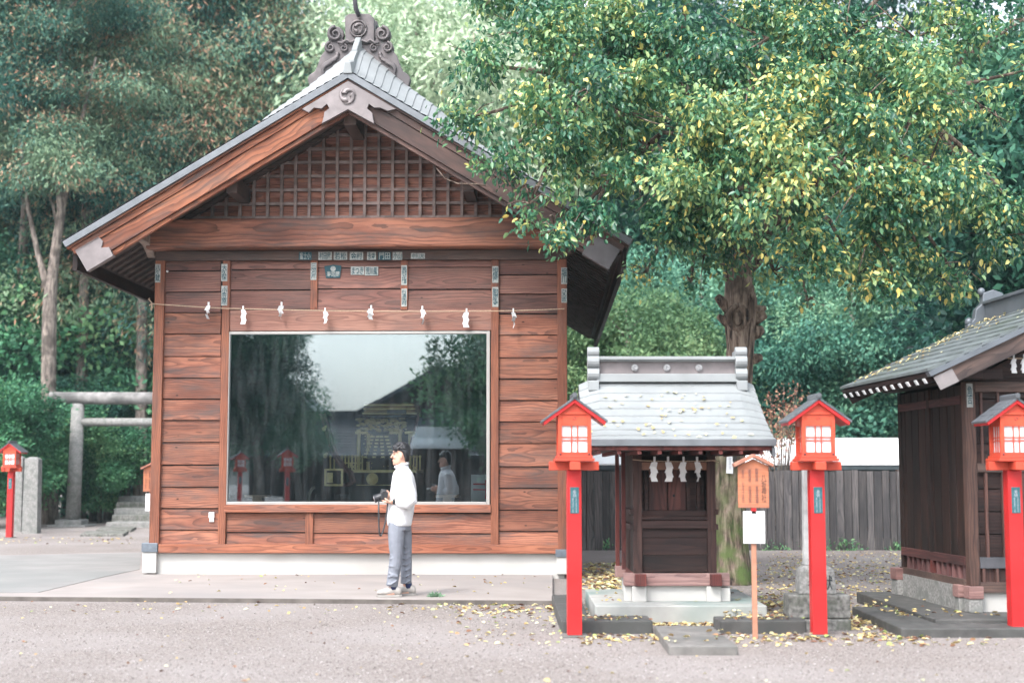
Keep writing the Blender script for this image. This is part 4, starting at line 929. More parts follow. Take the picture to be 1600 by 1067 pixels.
# carved gold clusters under the roof
m = MB()
for i in range(150):
    t = random.random(); px = 556+ t*78; py = random.uniform(650, 673); p = q(px, py); r = random.uniform(.012, .028)
    m.ball((p[0], .18+random.uniform(-.05, .08), p[1]), r, (1.4, 1, .8), n=6)
for i in range(40): p = q(random.uniform(558, 640), random.uniform(676, 732)); m.ball((p[0], .24, p[1]), random.uniform(.006, .012), n=5)
for i in range(30): p = q(random.choice((random.uniform(545, 560), random.uniform(630, 650))), random.uniform(726, 737)); m.ball((p[0], .05, p[1]), random.uniform(.01, .018), n=5)
m.build('carvings', M_gold, mk)
m = MB(); m.prism([q(566, 648), q(651, 648), q(645, 630), q(573, 630)], .0, .9); rf = m.build('roof', wood('lacquer_gold_roof', (.62,.42,.22), (.4,.24,.12), (.12,.08,.06), 'x', knots=0), mk, bevel=.01)
m = MB()
for y in (632, 638, 645): p, b = q(565+(648-y)*.3, y), q(652-(648-y)*.3, y+1.6); m.box(p[0], b[0], -.02, .01, b[1], p[1])
m.build('gold_bands', M_gold, rf)
m = MB(); mrect(m, 605, 640, 635, 646, -.04, -.021); m.build('roof_plaque', M_lacquer, rf)
m = MB(); mrect(m, 556, 649, 650, 652, .05, .8); mrect(m, 560, 655, 646, 676, .35, .7); m.build('eaves', M_lacquer, mk)
# ropes, bells
M_cord = plain('purple_brown_cord', (.27,.13,.12), .8, var=.25, scale=30)
m = MB()
for d in (0, .05): m.tube([(q(x, y)[0]+d, -.02-.03*d, q(x, y)[1]) for x, y in ((501, 646), (506, 660), (514, 690), (522, 712), (535, 730), (545, 738), (549, 752), (540, 758), (531, 757))], .022, 8)
m.tube([(q(x, y)[0], .0, q(x, y)[1]) for x, y in ((655, 645), (650, 665), (643, 690), (642, 712))], .02, 8)
m.tube([(q(x, y)[0], .0, q(x, y)[1]) for x, y in ((527, 738), (534, 728), (545, 733), (550, 745))], .016, 8)
m.build('cords', M_cord, mk, smooth=True)
m = MB()
for x, y in ((507, 670), (509, 712), (645, 679)): p = q(x, y); m.ball((p[0], -.05, p[1]), .032, n=10); m.ball((p[0]+.02, -.04, p[1]+.03), .02, n=8)
m.build('bells', M_gold, mk, smooth=True)
for px, lab in ((402, 'small pale wooden trestle behind the glass at the left end of the window'), (699, 'small pale wooden trestle behind the glass, right of the man')):
    r = empty('trestle', H.world(a(px, 776, .7)[0], .7, ZF+.03), hy, lab, 'trestle'); zt = a(px, 773, .7)[1]-ZF-.03
    M_tr = MATS.get('trestle_wood') or plain('trestle_wood', (.55,.38,.26), .7, var=.15, scale=9)
    MB().box(-.16, .16, -.1, .1, zt-.035, zt).build('top', M_tr, r, bevel=.004)
    mm = MB(); mm.box(-.06, .06, -.05, .05, .0, zt-.036); mm.build('leg', M_tr, r, bevel=.004)
m = MB(); x0, z1 = a(736, 741, .3); x1, z0 = a(763, 784, .3); m.box(-(x1-x0)/2, (x1-x0)/2, 0, .02, 0, z1-z0)
po = m.build('white_poster', M_paper, None, bevel=.003); po.location = H.world((x0+x1)/2, .3, z0); po.rotation_euler = (0, 0, hy); tag(po, 'white poster with red bars standing inside the lower right corner of the window', 'poster')
m = MB(); W2 = (x1-x0)/2; hh = z1-z0; m.box(-W2*.75, W2*.6, -.006, -.001, hh*.62, hh*.68); m.box(-W2*.75, W2*.6, -.006, -.001, hh*.42, hh*.48); m.box(W2*.6, W2*.85, -.006, -.001, hh*.1, hh*.8); m.build('red_bars', plain('poster_red', (.6,.03,.05), .6), po)
x0, z1 = a(508, 762, .85); x1, z0 = a(545, 786, .85); m = MB(); m.box(-.25, .25, -.2, .2, 0, .28); o = m.build('blue_cloth_bundle', plain('blue_cloth', (.02,.07,.2), .8, var=.3, scale=14), None, bevel=.06); o.location = H.world((x0+x1)/2, .85, ZF+.03); tag(o, 'dark blue cloth covered bundle on the floor behind the glass', 'bundle')
m = MB(); st_ = [(q(x, y)[0], .0, q(x, y)[1]) for x, y in ((482, 783), (484, 770), (488, 763), (492, 761))]
o = m.tube(st_, .02, 8).build('curved_pole', plain('pale_pole', (.4,.38,.33), .6), None, smooth=True); o.location = mk.location; o.rotation_euler = (0, 0, hy); tag(o, 'pale curved pole leaning behind the glass left of the portable shrine', 'pole')

# ================================================================== THE MAN
def remesh(mb, name, voxel, mats, parent, smooth_it=3, label=None):
    me = mb.mesh(name+'_src'); o = bpy.data.objects.new(name+'_src', me); col.objects.link(o)
    r = o.modifiers.new('r', 'REMESH'); r.mode = 'VOXEL'; r.voxel_size = voxel; r.use_smooth_shade = True
    s = o.modifiers.new('s', 'SMOOTH'); s.iterations = smooth_it; s.factor = .5
    dg = bpy.context.evaluated_depsgraph_get(); dg.update()
    me2 = bpy.data.meshes.new_from_object(o.evaluated_get(dg)); bpy.data.objects.remove(o)
    me2.materials.clear(); me2.name = name; return link(name, me2, mats, parent)
pm = G(620, 931, .05)
man = empty('person', (pm.x, pm.y, .05), 0, 'man in white jacket and grey trousers holding a camera before the window', 'person')
sk = plain('skin', (.62,.36,.27), .5, var=.05, scale=8, spec=.4)
M_hair = plain('black_hair', (.018,.018,.022), .38, 0, .5, 60, .004, spec=.5)
M_jack = plain('white_jacket', (.74,.74,.76), .8, 0, .05, 7, .02)
M_trou = plain('grey_trousers', (.21,.225,.265), .8, 0, .12, 9, .003)
M_shoe = plain('off_white_shoe', (.38,.355,.335), .6, 0, .15, 14, .001)
M_sock = plain('navy_sock', (.02,.03,.09), .8)
def ell(c, rx, ry, n=20, tilt=0.0, fx=None):
    # horizontal ring; fx narrows the front
    out = []
    for i in range(n):
        t = 2*math.pi*i/n; out.append(Vector((c[0]+rx*math.cos(t), c[1]+ry*math.sin(t), c[2]+tilt*math.cos(t)*rx)))
    return out
b = MB()
# head (faces -x), profile by levels: z, front x, back x, half width
hx = .018
lev = [(1.432,-.038,-.005,.022),(1.440,-.062,.03,.040),(1.455,-.070,.055,.052),(1.475,-.069,.072,.060),(1.500,-.066,.085,.066),(1.53,-.064,.098,.071),(1.56,-.066,.106,.075),(1.59,-.068,.108,.076),(1.62,-.060,.104,.073),(1.645,-.042,.088,.062),(1.662,-.012,.055,.038)]
b.rings([[Vector((hx+(f+bk)/2+(bk-f)/2*math.cos(2*math.pi*i/20), w*math.sin(2*math.pi*i/20)*(1-.12*(math.cos(2*math.pi*i/20) < -.3)), z)) for i in range(20)] for z, f, bk, w in lev])
b.tube([(hx-.062, 0, 1.560), (hx-.078, 0, 1.535), (hx-.090, 0, 1.517), (hx-.076, 0, 1.508)], [.008, .011, .013, .007], 8)   # nose
b.ball((hx-.062, 0, 1.578), .014, (1, 2.4, .7)); b.ball((hx-.069, 0, 1.487), .010, (1, 1.9, .55)); b.ball((hx-.067, 0, 1.474), .010, (1, 1.7, .6)); b.ball((hx-.056, 0, 1.447), .018, (1, 1.1, .9))
for s in (-1, 1): b.ball((hx+.022, s*.076, 1.53), .026, (.75, .35, 1.2)); b.ball((hx-.052, s*.034, 1.515), .018, (.8, 1, 1))
b.tube([(hx+.03, 0, 1.50), (hx+.035, 0, 1.44), (hx+.045, 0, 1.36)], [.052, .053, .07], 14)   # neck
# trunk, hips, legs under the clothes
b.rings([ell((.045, 0, 1.36), .06, .12), ell((.05, 0, 1.28), .09, .15), ell((.055, 0, 1.12), .095, .14), ell((.03, 0, .95), .085, .13), ell((.02, 0, .84), .085, .13), ell((.025, 0, .76), .075, .12)])
for s, hipx, kn, an in ((-1, .01, (0.0, -.10, .46), (-.045, -.09, .09)), (1, .05, (.085, .09, .46), (.095, .10, .09))):
    b.tube([(hipx+.01, s*.08, .80), (hipx+.005, s*.09, .66), kn, (kn[0]*.6+an[0]*.4+.02, kn[1], .33), an], [.065, .062, .05, .045, .035], 12)
    b.tube([(an[0]+.03, an[1], .05), (an[0]-.03, an[1], .045), (an[0]-.14, an[1], .03)], [.035, .038, .025], 10)
# arms
for s, el, wr in ((-1, (.165, -.235, 1.045), (-.035, -.165, 1.035)), (1, (.13, .225, 1.06), (-.065, .02, 1.09))):
    b.tube([(.07, s*.15, 1.32), (.085, s*.19, 1.27), el, wr], [.045, .048, .038, .024], 12)
def hand(base, d, up, side, curl, thumb):
    # palm plus five bent fingers
    d = Vector(d).normalized(); up = Vector(up); up = (up-d*up.dot(d)).normalized(); w = d.cross(up)
    p = Vector(base)
    b.tube([p, p+d*.045, p+d*.085], [.024, .036, .034], 12, (1, 1)) if False else None
    R3 = Matrix((d, w, up)).transposed()
    b.obox(p+d*.045, (.09, .078, .026), R3); b.tube([p-d*.03, p+d*.02], [.024, .026], 10)
    for k, L in enumerate((.066, .076, .072, .056)):
        o = p+d*.088+w*(-.030+k*.020); pts = [o-d*.01]; ang = 0; cur = o
        for j, seg in enumerate((.45, .32, .23)):
            ang += curl*(.55+.25*j); dirv = d*math.cos(ang)+up*math.sin(ang); cur = cur+dirv*L*seg; pts.append(cur)
        b.tube(pts, [.0095, .0092, .0085, .007], 8)
    o = p+d*.025+w*(thumb*.036); t = (d*.7+w*thumb*.55+up*.45).normalized()
    b.tube([o, o+t*.035, o+t*.035+(d*.8+up*.6).normalized()*.03], [.012, .0105, .008], 8)
hand((-.04, -.160, 1.028), (-1, .38, .02), (0, .2, 1), 1, .8, -1)
hand((-.072, .0, 1.088), (-1, -.1, .12), (0, -1, 0), 1, .95, 1)
remesh(b, 'body', .0048, sk, man, 3)
bod = man
# hair
hb = MB()
cx = hx+.02
hl = [(1.48,.066,.096,.048),(1.505,.052,.108,.066),(1.53,.036,.114,.077),(1.56,.012,.119,.082),(1.585,-.030,.121,.083),(1.600,-.055,.120,.081),(1.63,-.060,.117,.078),(1.655,-.048,.106,.070),(1.677,-.038,.084,.052),(1.690,-.010,.05,.026)]
hb.rings([[Vector((hx+(f+bk)/2+(bk-f)/2*math.cos(2*math.pi*i/20), w*math.sin(2*math.pi*i/20), z)) for i in range(20)] for z, f, bk, w in hl])
random.seed(5)
for i in range(120):
    an = random.uniform(0, 6.28); el = random.uniform(.15, 1.25); c = Vector((hx+.022, 0, 1.59)); dv = Vector((math.cos(an)*math.cos(el)*.10, math.sin(an)*math.cos(el)*.083, math.sin(el)*.098))
    p = c+dv; t = Vector((-.9+random.uniform(-.3,.3), math.sin(an)*.5, .25-.9*(dv.x < -.04)))
    if p.x < hx-.03 and p.z < 1.61: continue
    t = t*(.35 if dv.x < -.02 else 1)
    hb.tube([p-dv*.12, p+dv*.03+t*.012, p-dv*.01+t*.026+Vector((0,0,-.010))], [.010, .007, .002], 6)
for i in range(46):
    an = random.uniform(-1.1, 1.1); x0 = hx+.012-.075*math.cos(an); y0 = .078*math.sin(an); z0 = random.uniform(1.61, 1.63)
    hb.tube([(x0+.01, y0, z0+.015), (x0-.003, y0, z0-.01), (x0+.004, y0*1.02, z0-random.uniform(.03, .055))], [.008, .006, .002], 5)
for i in range(30):
    an = random.uniform(-1.0, 1.0); x0 = hx+.022+.082*math.cos(an); y0 = .068*math.sin(an); hb.tube([(x0, y0, 1.53), (x0+.002, y0, 1.50), (x0-.004, y0, random.uniform(1.455, 1.475))], [.009, .008, .002], 5)
remesh(hb, 'hair', .0045, M_hair, man, 1)
# eye, brow, mouth
e = MB()
for s in (-1, 1): e.ball((hx-.058, s*.030, 1.552), .0075, (.7, 1.3, .8), 8)
e.build('eyes', M_ink, man, smooth=True)
e = MB()
for s in (-1, 1): e.tube([(hx-.071, s*.018, 1.574), (hx-.064, s*.042, 1.577), (hx-.05, s*.055, 1.571)], .0035, 6)
e.build('eyebrows', M_hair, man)
e = MB(); e.tube([(hx-.073, -.018, 1.481), (hx-.080, 0, 1.482), (hx-.073, .018, 1.481)], .0032, 6); e.build('lips', plain('lips', (.45,.18,.15), .5), man)
# jacket
j = MB()
j.rings([ell((.05, 0, 1.425), .062, .068, tilt=.25), ell((.052, 0, 1.385), .078, .10, tilt=.1), ell((.058, 0, 1.35), .105, .165), ell((.062, 0, 1.30), .122, .195), ell((.063, 0, 1.22), .134, .20), ell((.060, 0, 1.12), .142, .19), ell((.050, 0, 1.02), .146, .185), ell((.036, 0, .92), .146, .185), ell((.026, 0, .84), .142, .185), ell((.024, 0, .79), .136, .18), ell((.024, 0, .765), .128, .172)])
j.tube([(.09, -.13, 1.33), (.10, -.185, 1.29), (.125, -.215, 1.20), (.165, -.24, 1.10), (.175, -.242, 1.045), (.13, -.232, 1.015), (.06, -.205, 1.02), (.012, -.185, 1.03)], [.06, .073, .070, .066, .064, .062, .055, .046], 14)
j.tube([(.09, .13, 1.33), (.10, .185, 1.29), (.12, .215, 1.2), (.14, .23, 1.09), (.10, .20, 1.06), (.03, .11, 1.075), (-.02, .055, 1.085)], [.06, .073, .070, .064, .062, .05, .044], 14)
for i in range(10):   # creases
    z = .82+i*.045; cxj = .03+.03*min(1, i/5); j.tube([(cxj+.138*math.cos(an_), .178*math.sin(an_), z+.02*math.sin(i+an_*2)) for an_ in (3.6+.1*(i % 3), 4.1, 4.6, 5.0+.1*(i % 2))], [.006, .012, .012, .005], 6)
for i in range(5): j.tube([(.09+.02*i, -.29, 1.09-.02*i), (.12+.018*i, -.302, 1.06-.005*i), (.17+.01*i, -.300, 1.06)], [.004, .008, .004], 6)
jk = remesh(j, 'jacket', .007, M_jack, man, 3)
m = MB(); m.tube([Vector((.045+.07*math.cos(t), .072*math.sin(t), 1.43+.02*math.cos(t))) for t in np.linspace(.2, 6.08, 18)], .016, 8); m.build('collar', M_jack, jk, smooth=True)
# trousers
t = MB()
t.rings([ell((.028, 0, .84), .112, .155), ell((.026, 0, .78), .118, .165), ell((.028, 0, .72), .115, .162)])
t.tube([(.0, -.082, .80), (-.005, -.09, .68), (-.004, -.10, .52), (0.0, -.10, .46), (-.01, -.098, .36), (-.032, -.093, .22), (-.048, -.09, .115)], [.09, .092, .078, .072, .070, .066, .064], 14)
t.tube([(.055, .075, .80), (.066, .085, .66), (.082, .09, .50), (.088, .09, .44), (.094, .095, .3), (.094, .10, .13)], [.088, .09, .074, .068, .064, .061], 14)
for i in range(9):
    z = .14+.065*i; xo = -.05+.006*i
    t.tube([(xo-.065, -.14, z), (xo, -.172+.003*i, z+.03*math.sin(i*2.1)), (xo+.07, -.15, z+.045*math.cos(i*1.3))], [.004, .011, .004], 6)
    t.tube([(.02+.01*i % .03, .03, z+.02), (.09, .012, z), (.15, .05, z+.03)], [.004, .009, .004], 6)
remesh(t, 'trousers', .007, M_trou, man, 2)
for (x, y, an) in ((-.045, -.09, 0), (.10, .10, .0)):
    s_ = MB(); L = .285
    prof_ = [(-.165, .018, .030, .040), (-.15, .030, .042, .055), (-.10, .040, .050, .068), (-.04, .055, .046, .088), (.02, .065, .040, .11), (.07, .06, .038, .095), (.10, .045, .034, .075)]
    s_.rings([[Vector((x+dx, y+w*math.cos(2*math.pi*i/14), .018+h*.5+h*.5*math.sin(2*math.pi*i/14))) for i in range(14)] for dx, _, w, h in prof_])
    sh_ = s_.build('shoe', M_shoe, man, smooth=True)
    so = MB(); so.slab([(x-.17, y-.01), (x-.16, y-.035), (x-.10, y-.05), (x-.02, y-.043), (x+.08, y-.04), (x+.11, y-.02), (x+.11, y+.02), (x+.08, y+.04), (x-.02, y+.043), (x-.10, y+.05), (x-.16, y+.035), (x-.17, y+.01)], 0, .024); so.build('sole', plain('sole', (.30,.285,.27), .7), sh_, bevel=.004)
    s_ = MB(); s_.tube([(x+.02, y, .08), (x+.01, y, .15)], .044, 12); s_.build('sock', M_sock, man, smooth=True)
m = MB(); m.tube([(-.012, -.172, 1.034), (-.032, -.168, 1.035)], .0315, 14); m.box(-.036, -.008, -.212, -.19, 1.022, 1.05); m.build('wristwatch', M_ink, man)
# camera in his hands
cm = empty('camera', (pm.x-.145, pm.y-.09, .05+1.095), R_(12), 'black camera with a hanging neck strap held by the man', 'camera')
M_cam = plain('camera_black', (.02,.021,.025), .4, 0, .2, 30, 0, spec=.6)
m = MB(); rt = Matrix.Rotation(R_(8), 3, 'Y'); m.obox((0, 0, 0), (.075, .135, .095), rt); m.obox((0, 0, .055), (.06, .06, .035), rt); m.obox((.0, -.055, .045), (.05, .03, .03), rt); m.build('camera_body', M_cam, cm, bevel=.012)
m = MB(); m.tube([(-.02, 0, -.005), (-.075, 0, -.025), (-.105, 0, -.035)], [.042, .041, .044], 18); l_ = m.build('lens', M_cam, cm, smooth=False, bevel=.003)
m = MB(); m.tube([(-.104, 0, -.0347), (-.108, 0, -.036)], [.036, .034], 18); m.build('lens_glass', plain('lens_glass', (.35,.36,.38), .08, .2, 0, 5, 0), l_)
m = MB(); sp = []
for i in range(19):
    u = i/18; x = -.05+.12*u; z = -.06-.37*math.sin(math.pi*u)**.62
    sp.append((x-.03+.02*(1-u)-.03*math.sin(math.pi*u), -.05-.03*math.sin(math.pi*u), z))
m.tube(sp, .015, 6, (.6, 1)); m.build('neck_strap', M_cam, cm, smooth=True)

# ================================================================== REFLECTED PLACE (stands behind the camera)
def mir(px, py, V):
    p = P(px, py, V); d = (p-H.O).dot(H.ey); return p-H.ey*2*d
p = mir(448, 790, 39); lantern((p.x, p.y, 0), R_(180-18), 'larger of the two red lanterns mirrored in the window')
p = mir(374, 790, 45); lantern((p.x, p.y, 0), R_(180-24), 'smaller red lantern mirrored in the lower left corner of the window')
M_rfl = plain('old_dark_roof_tiles', (.055,.065,.08), .6, .1, .2, 3, .001)
def gabled(name, pc, V, x0, x1, ye, yr, depth, label, wallmat, roofmat, gable_front=False):
    pl, pr = mir(x0, 738, V), mir(x1, 738, V); ze = P(500, ye, V).z; zr = P(500, yr, V+ (0 if gable_front else depth/2)).z; cx, cy = (pl.x+pr.x)/2, (pl.y+pr.y)/2; w = abs(pl.x-pr.x)/2
    r = empty(name, (cx, cy, 0), R_(180)+2*hy, label, 'building'); m = MB()
    m.box(-w*.86, w*.86, .8, depth-.8, 0, ze+.1); m.build('walls', wallmat, r)
    m = MB()
    if gable_front: m.prism([(-w, ze), (0, zr), (w, ze), (w, ze-.25), (0, zr-.3), (-w, ze-.25)][::-1], 0, depth); m.build('roof', roofmat, r); m = MB(); m.prism([(-w*.86, ze), (w*.86, ze), (0, zr-.3)], .8, 1.0); m.build('gable_wall', wallmat, r)
    else:
        NC = 14
        for s in (0, 1):
            for i in range(NC):
                y0, y1 = depth/2*i/NC, depth/2*(i+1)/NC; za_, zb_ = ze+(zr-ze)*i/NC, ze+(zr-ze)*(i+1)/NC
                if s: y0, y1 = depth-y0, depth-y1
                m.prismx([(y0, za_+.04), (y1, zb_), (y1, zb_-.12), (y0, za_-.08)], -w, w)
        m.box(-w*.9, w*.9, depth/2-.15, depth/2+.15, zr-.1, zr+.28); m.build('roof', roofmat, r)
    m = MB()
    for i in range(9): x = -w*.86+i*w*1.72/8; m.box(x-.08, x+.08, .5, .66, 0, ze)
    each(m, 'post', W_dark, r)
    return r
gabled('shrine_gate_hall', None, 62, 415, 800, 712, 652, 5, 'long low hall with a dark grey roof, mirrored in the big window', W_blkx, M_rfl)
gabled('main_shrine_hall', None, 80, 520, 850, 662, 570, 14, 'large dark gabled shrine hall mirrored in the right half of the window', W_blkx, M_rfl, True)
gabled('side_shrine_hall', None, 84, 380, 505, 655, 606, 12, 'grey roofed shrine building mirrored in the left half of the window', W_blkx, M_copper, True)
gabled('white_awning_hut', None, 48, 640, 735, 697, 680, 2.2, 'hut with a pale awning mirrored behind the head of the man', W_blkx, M_tarp)
# ================================================================== FOLIAGE
def unit(v): return v/np.maximum(np.linalg.norm(v, axis=1, keepdims=True), 1e-9)
def leaf_mesh(name, C, D, Nn, L, Wd, tone, fold=.25, quad=False):
    n = len(C); D = unit(D); S_ = unit(np.cross(D, Nn)); U = np.cross(S_, D); L = L[:, None]; W_ = Wd[:, None]
    if quad:
        V = np.stack([C, C+D*L*.5+S_*W_, C+D*L, C+D*L*.5-S_*W_], 1).reshape(-1, 3)
        F = np.arange(n*4).reshape(n, 4); tn = tone
    else:
        f = U*W_*fold
        V = np.stack([C, C+D*L*.28+S_*W_*.95+f, C+D*L*.68+S_*W_*.8+f, C+D*L-U*L*.08, C+D*L*.68-S_*W_*.8+f, C+D*L*.28-S_*W_*.95+f], 1).reshape(-1, 3)
        i = np.arange(n)[:, None]*6; F = np.concatenate([i+np.array([[0,1,2,3]]), i+np.array([[0,3,4,5]])], 1).reshape(-1, 4); tn = np.repeat(tone, 2)
    me = mesh_np(name, V, F); at = me.attributes.new('tone', 'FLOAT', 'FACE'); at.data.foreach_set('value', tn.astype(np.float32)); return me
def in_blobs(rng, blobs, n, shell=.5):
    b = np.array(blobs, float); vol = b[:, 3]*b[:, 4]*b[:, 5]; idx = rng.choice(len(b), n, p=vol**.75/np.sum(vol**.75))
    d = unit(rng.normal(size=(n, 3))); r = (shell + (1-shell)*rng.random(n)**.6)*(.88+.24*rng.random(n))
    return b[idx, :3]+d*b[idx, 3:6]*r[:, None], d, idx
def sprays(rng, blobs, nspray, per, size, spread, droop, aspect=.5, shell=.5, tonef=None, quad=False, upn=.6):
    C, d, idx = in_blobs(rng, blobs, nspray, shell)
    C2 = np.repeat(C, per, 0)+rng.normal(size=(nspray*per, 3))*np.asarray(spread); d2 = np.repeat(d, per, 0)
    sd = np.repeat(unit(rng.normal(size=(nspray, 3))), per, 0)
    D = unit(d2*.6+sd*.6+rng.normal(size=C2.shape)*.45+np.array([0, 0, -droop])); Nn = unit(rng.normal(size=C2.shape)*.5+np.array([0, 0, upn])+d2*.5)
    L = size*rng.uniform(.65, 1.25, len(C2)); tone = tonef(np.repeat(idx, per), C2, rng, np.repeat(rng.random(nspray), per))
    return C2, D, Nn, L, L*aspect*.5, np.clip(tone, 0, 1)
# ---- the big tree in front
rng = np.random.default_rng(11)
F_main = foliage('pear_leaf', [(0, (.011,.058,.038)), (.3, (.034,.14,.080)), (.52, (.12,.27,.12)), (.66, (.38,.50,.20)), (.8, (.76,.68,.22)), (1, (.90,.62,.15))], .34, .28, .6)
tb = G(1147, 912, 0); TX, TYY = tb.x, tb.y
mt = empty('broadleaf_tree', (TX, TYY, 0), 0, 'large broadleaf tree with green and yellowing leaves and a knotty trunk behind the small shrine', 'tree')
def tp(px, py, Y): v = P(px, py, Y); return (v.x-TX, v.y-TYY, v.z)
tk = [(1147, 914, 0, 31), (1146, 885, 0, 27), (1143, 840, 0, 26), (1141, 780, 0, 25), (1141, 720, 0, 23.5), (1147, 650, 0, 22.5), (1155, 590, 0, 22), (1157, 540, 0, 22), (1157, 500, 0, 26), (1157, 470, 0, 26), (1155, 440, 0, 22), (1155, 415, 0, 24), (1156, 395, 0, 24)]
m = MB(); sc_ = TYY/FPX
NR = 28; rgs = []; prev = None
dense = []
for i in range(len(tk)-1):
    for t in np.linspace(0, 1, 6, endpoint=False): dense.append([tk[i][j]*(1-t)+tk[i+1][j]*t for j in range(4)])
dense.append(list(tk[-1]))
from mathutils import noise as mno
for (px, py, _, r) in dense:
    p = Vector(tp(px, py, TYY)); ring = []
    for k_ in range(NR):
        an = 2*math.pi*k_/NR; rr = r*sc_*(1+.07*mno.noise(Vector((math.cos(an)*1.6, math.sin(an)*1.6, p.z*.5)))+.05*mno.noise(Vector((math.cos(an)*5, math.sin(an)*5, p.z*1.3)))+ (.10*max(0, math.sin(an*5+1))*max(0, 1-p.z/.45)))
        ring.append(Vector((p.x+rr*math.cos(an), p.y+rr*math.sin(an), max(-.05, p.z))))
    rgs.append(ring)
m.rings(rgs)
def stub(px, py, dx, dz, r0, r1, L, dy=-.1):
    x, y, z = tp(px, py, TYY); s_ = Vector((x, y-.03, z)); d = Vector((dx, dy, dz)).normalized(); m.tube([s_-d*.09, s_+d*L*.5, s_+d*L, s_+d*(L+.015)], [r0*1.3, r0, r1, r1*.6], 12)
stub(1134, 478, -.75, .75, .07, .05, .16); stub(1136, 505, -.8, .6, .055, .04, .14); stub(1178, 500, .85, .45, .07, .06, .15); stub(1176, 520, .8, .25, .09, .05, .13); stub(1176, 486, .9, .2, .06, .03, .16); stub(1172, 562, .9, .2, .065, .045, .14); stub(1136, 412, -.7, .5, .08, .05, .12); stub(1176, 412, .7, .5, .08, .06, .12)
x, y, z = tp(1150, 498, TYY)
m.tube([(x+.115*math.cos(t), y-.20-.012*math.cos(2*t), z+.15*math.sin(t)) for t in np.linspace(0, 6.28, 20)], .04, 8); m.ball((x, y-.19, z), .085, (1, .5, 1.35), 12)
tr_o = m.build('trunk', M_bark, mt, smooth=True)
m = MB(); x, y, z = tp(1136, 724, TYY); m.obox((x, y-.235, z), (.085, .004, .25), Matrix.Rotation(R_(3), 3, 'Y')); pn_ = m.build('paper_slip', M_paper, mt)
text_mesh('御神木', .03, .16, 'lettering', M_inkgrey, pn_, (x, y-.239, z))
# blobs: px, py, radius px, depth, yellowness
bl = [(745,100,60,16.8,.1),(735,185,50,16.6,.15),(785,250,48,16.3,.1),(828,318,40,16.0,.1),(868,362,32,15.9,.25),(845,60,90,17.2,.1),(860,165,85,16.6,.15),(905,265,68,16.2,.1),(925,335,50,16.0,.1),(955,60,95,17.5,.1),(975,175,95,16.6,.2),(1000,285,80,16.3,.2),(1040,365,62,16.5,.25),(1010,425,30,17.2,.3),(1075,90,105,17.5,.15),(1100,215,105,16.4,.35),(1110,320,75,16.3,.3),(1100,400,40,17,.25),
      (1200,60,105,17.2,.3),(1215,160,95,16.0,.6),(1225,260,90,15.8,.55),(1235,345,70,16.0,.4),(1265,410,55,16.3,.35),(1320,70,105,17.3,.25),(1335,190,100,16.4,.4),(1345,290,85,16.1,.4),(1360,370,70,16.2,.3),(1385,425,48,16.4,.35),(1430,60,100,17.6,.25),(1440,165,90,16.8,.3),(1450,260,85,16.4,.35),(1455,345,78,16.4,.3),(1455,420,52,16.6,.4),(1540,170,50,17,.2),(1535,300,70,16.9,.2),(1560,370,60,17,.3),(1500,440,35,17,.45),(1590,330,45,17.3,.2),(1605,110,28,17.4,.3),(1600,30,45,17.6,.1),(1520,60,60,17.8,.15),
      (900,-70,110,18,.1),(1080,-90,130,18.2,.1),(1270,-90,140,18.2,.1),(1450,-80,120,18.4,.1),(790,-30,70,17.5,.1),(1180,330,60,18.6,.1),(1300,250,110,19.6,.05),(1080,200,120,19.8,.05),(1400,150,120,19.8,.05),(1200,100,120,20,.05),(950,150,100,19.4,.05),(1480,300,90,19.4,.05),(1340,430,40,17.5,.3),(1160,395,28,17.2,.2),(1210,425,26,17,.4),(1262,470,14,16.6,.8),(1130,380,40,19,.1),(1150,300,80,15.9,.3),(1165,365,45,16.2,.3),(1060,300,80,16.0,.25),(1160,210,90,15.9,.45),(1080,440,18,17,.3),(925,135,75,15.9,.15),(880,200,50,15.8,.2),(1400,455,30,16.4,.5)]
blobs = []; yel = []; lift = []
for px, py, r, Y, ye in bl:
    # break every mass into smaller clumps
    for k_ in range(5):
        an = rng.uniform(0, 6.28); rr = r*rng.uniform(.25, .72); q_ = tp(px+rr*math.cos(an), py+rr*math.sin(an)*.85, Y+rng.uniform(-.9, .7)*r/90); R0 = r*.44*rng.uniform(.7, 1.15)*Y/FPX
        blobs.append((q_[0], q_[1], q_[2], R0*1.15, R0*1.2, R0*.72)); yel.append(ye); lift.append(rng.uniform(-.12, .22))
yel = np.array(yel); lift = np.array(lift)
def tone_main(idx, C, rng, sp):
    y = yel[idx]+.10; base = .23+.31*rng.random(len(C))**1.5+lift[idx]+.22*(sp-.5)
    isy = (rng.random(len(C))*.35+sp*.65) < y*.62+.02; return np.where(isy, .54+.42*rng.random(len(C))**1.4, base)
C, D, Nn, L, Wd, tone = sprays(rng, blobs, 12500, 9, .080, .085, .75, .52, .25, tone_main, False, .5)
o = link('crown', leaf_mesh('crown', C, D, Nn, L, Wd, tone, .3), F_main, mt)
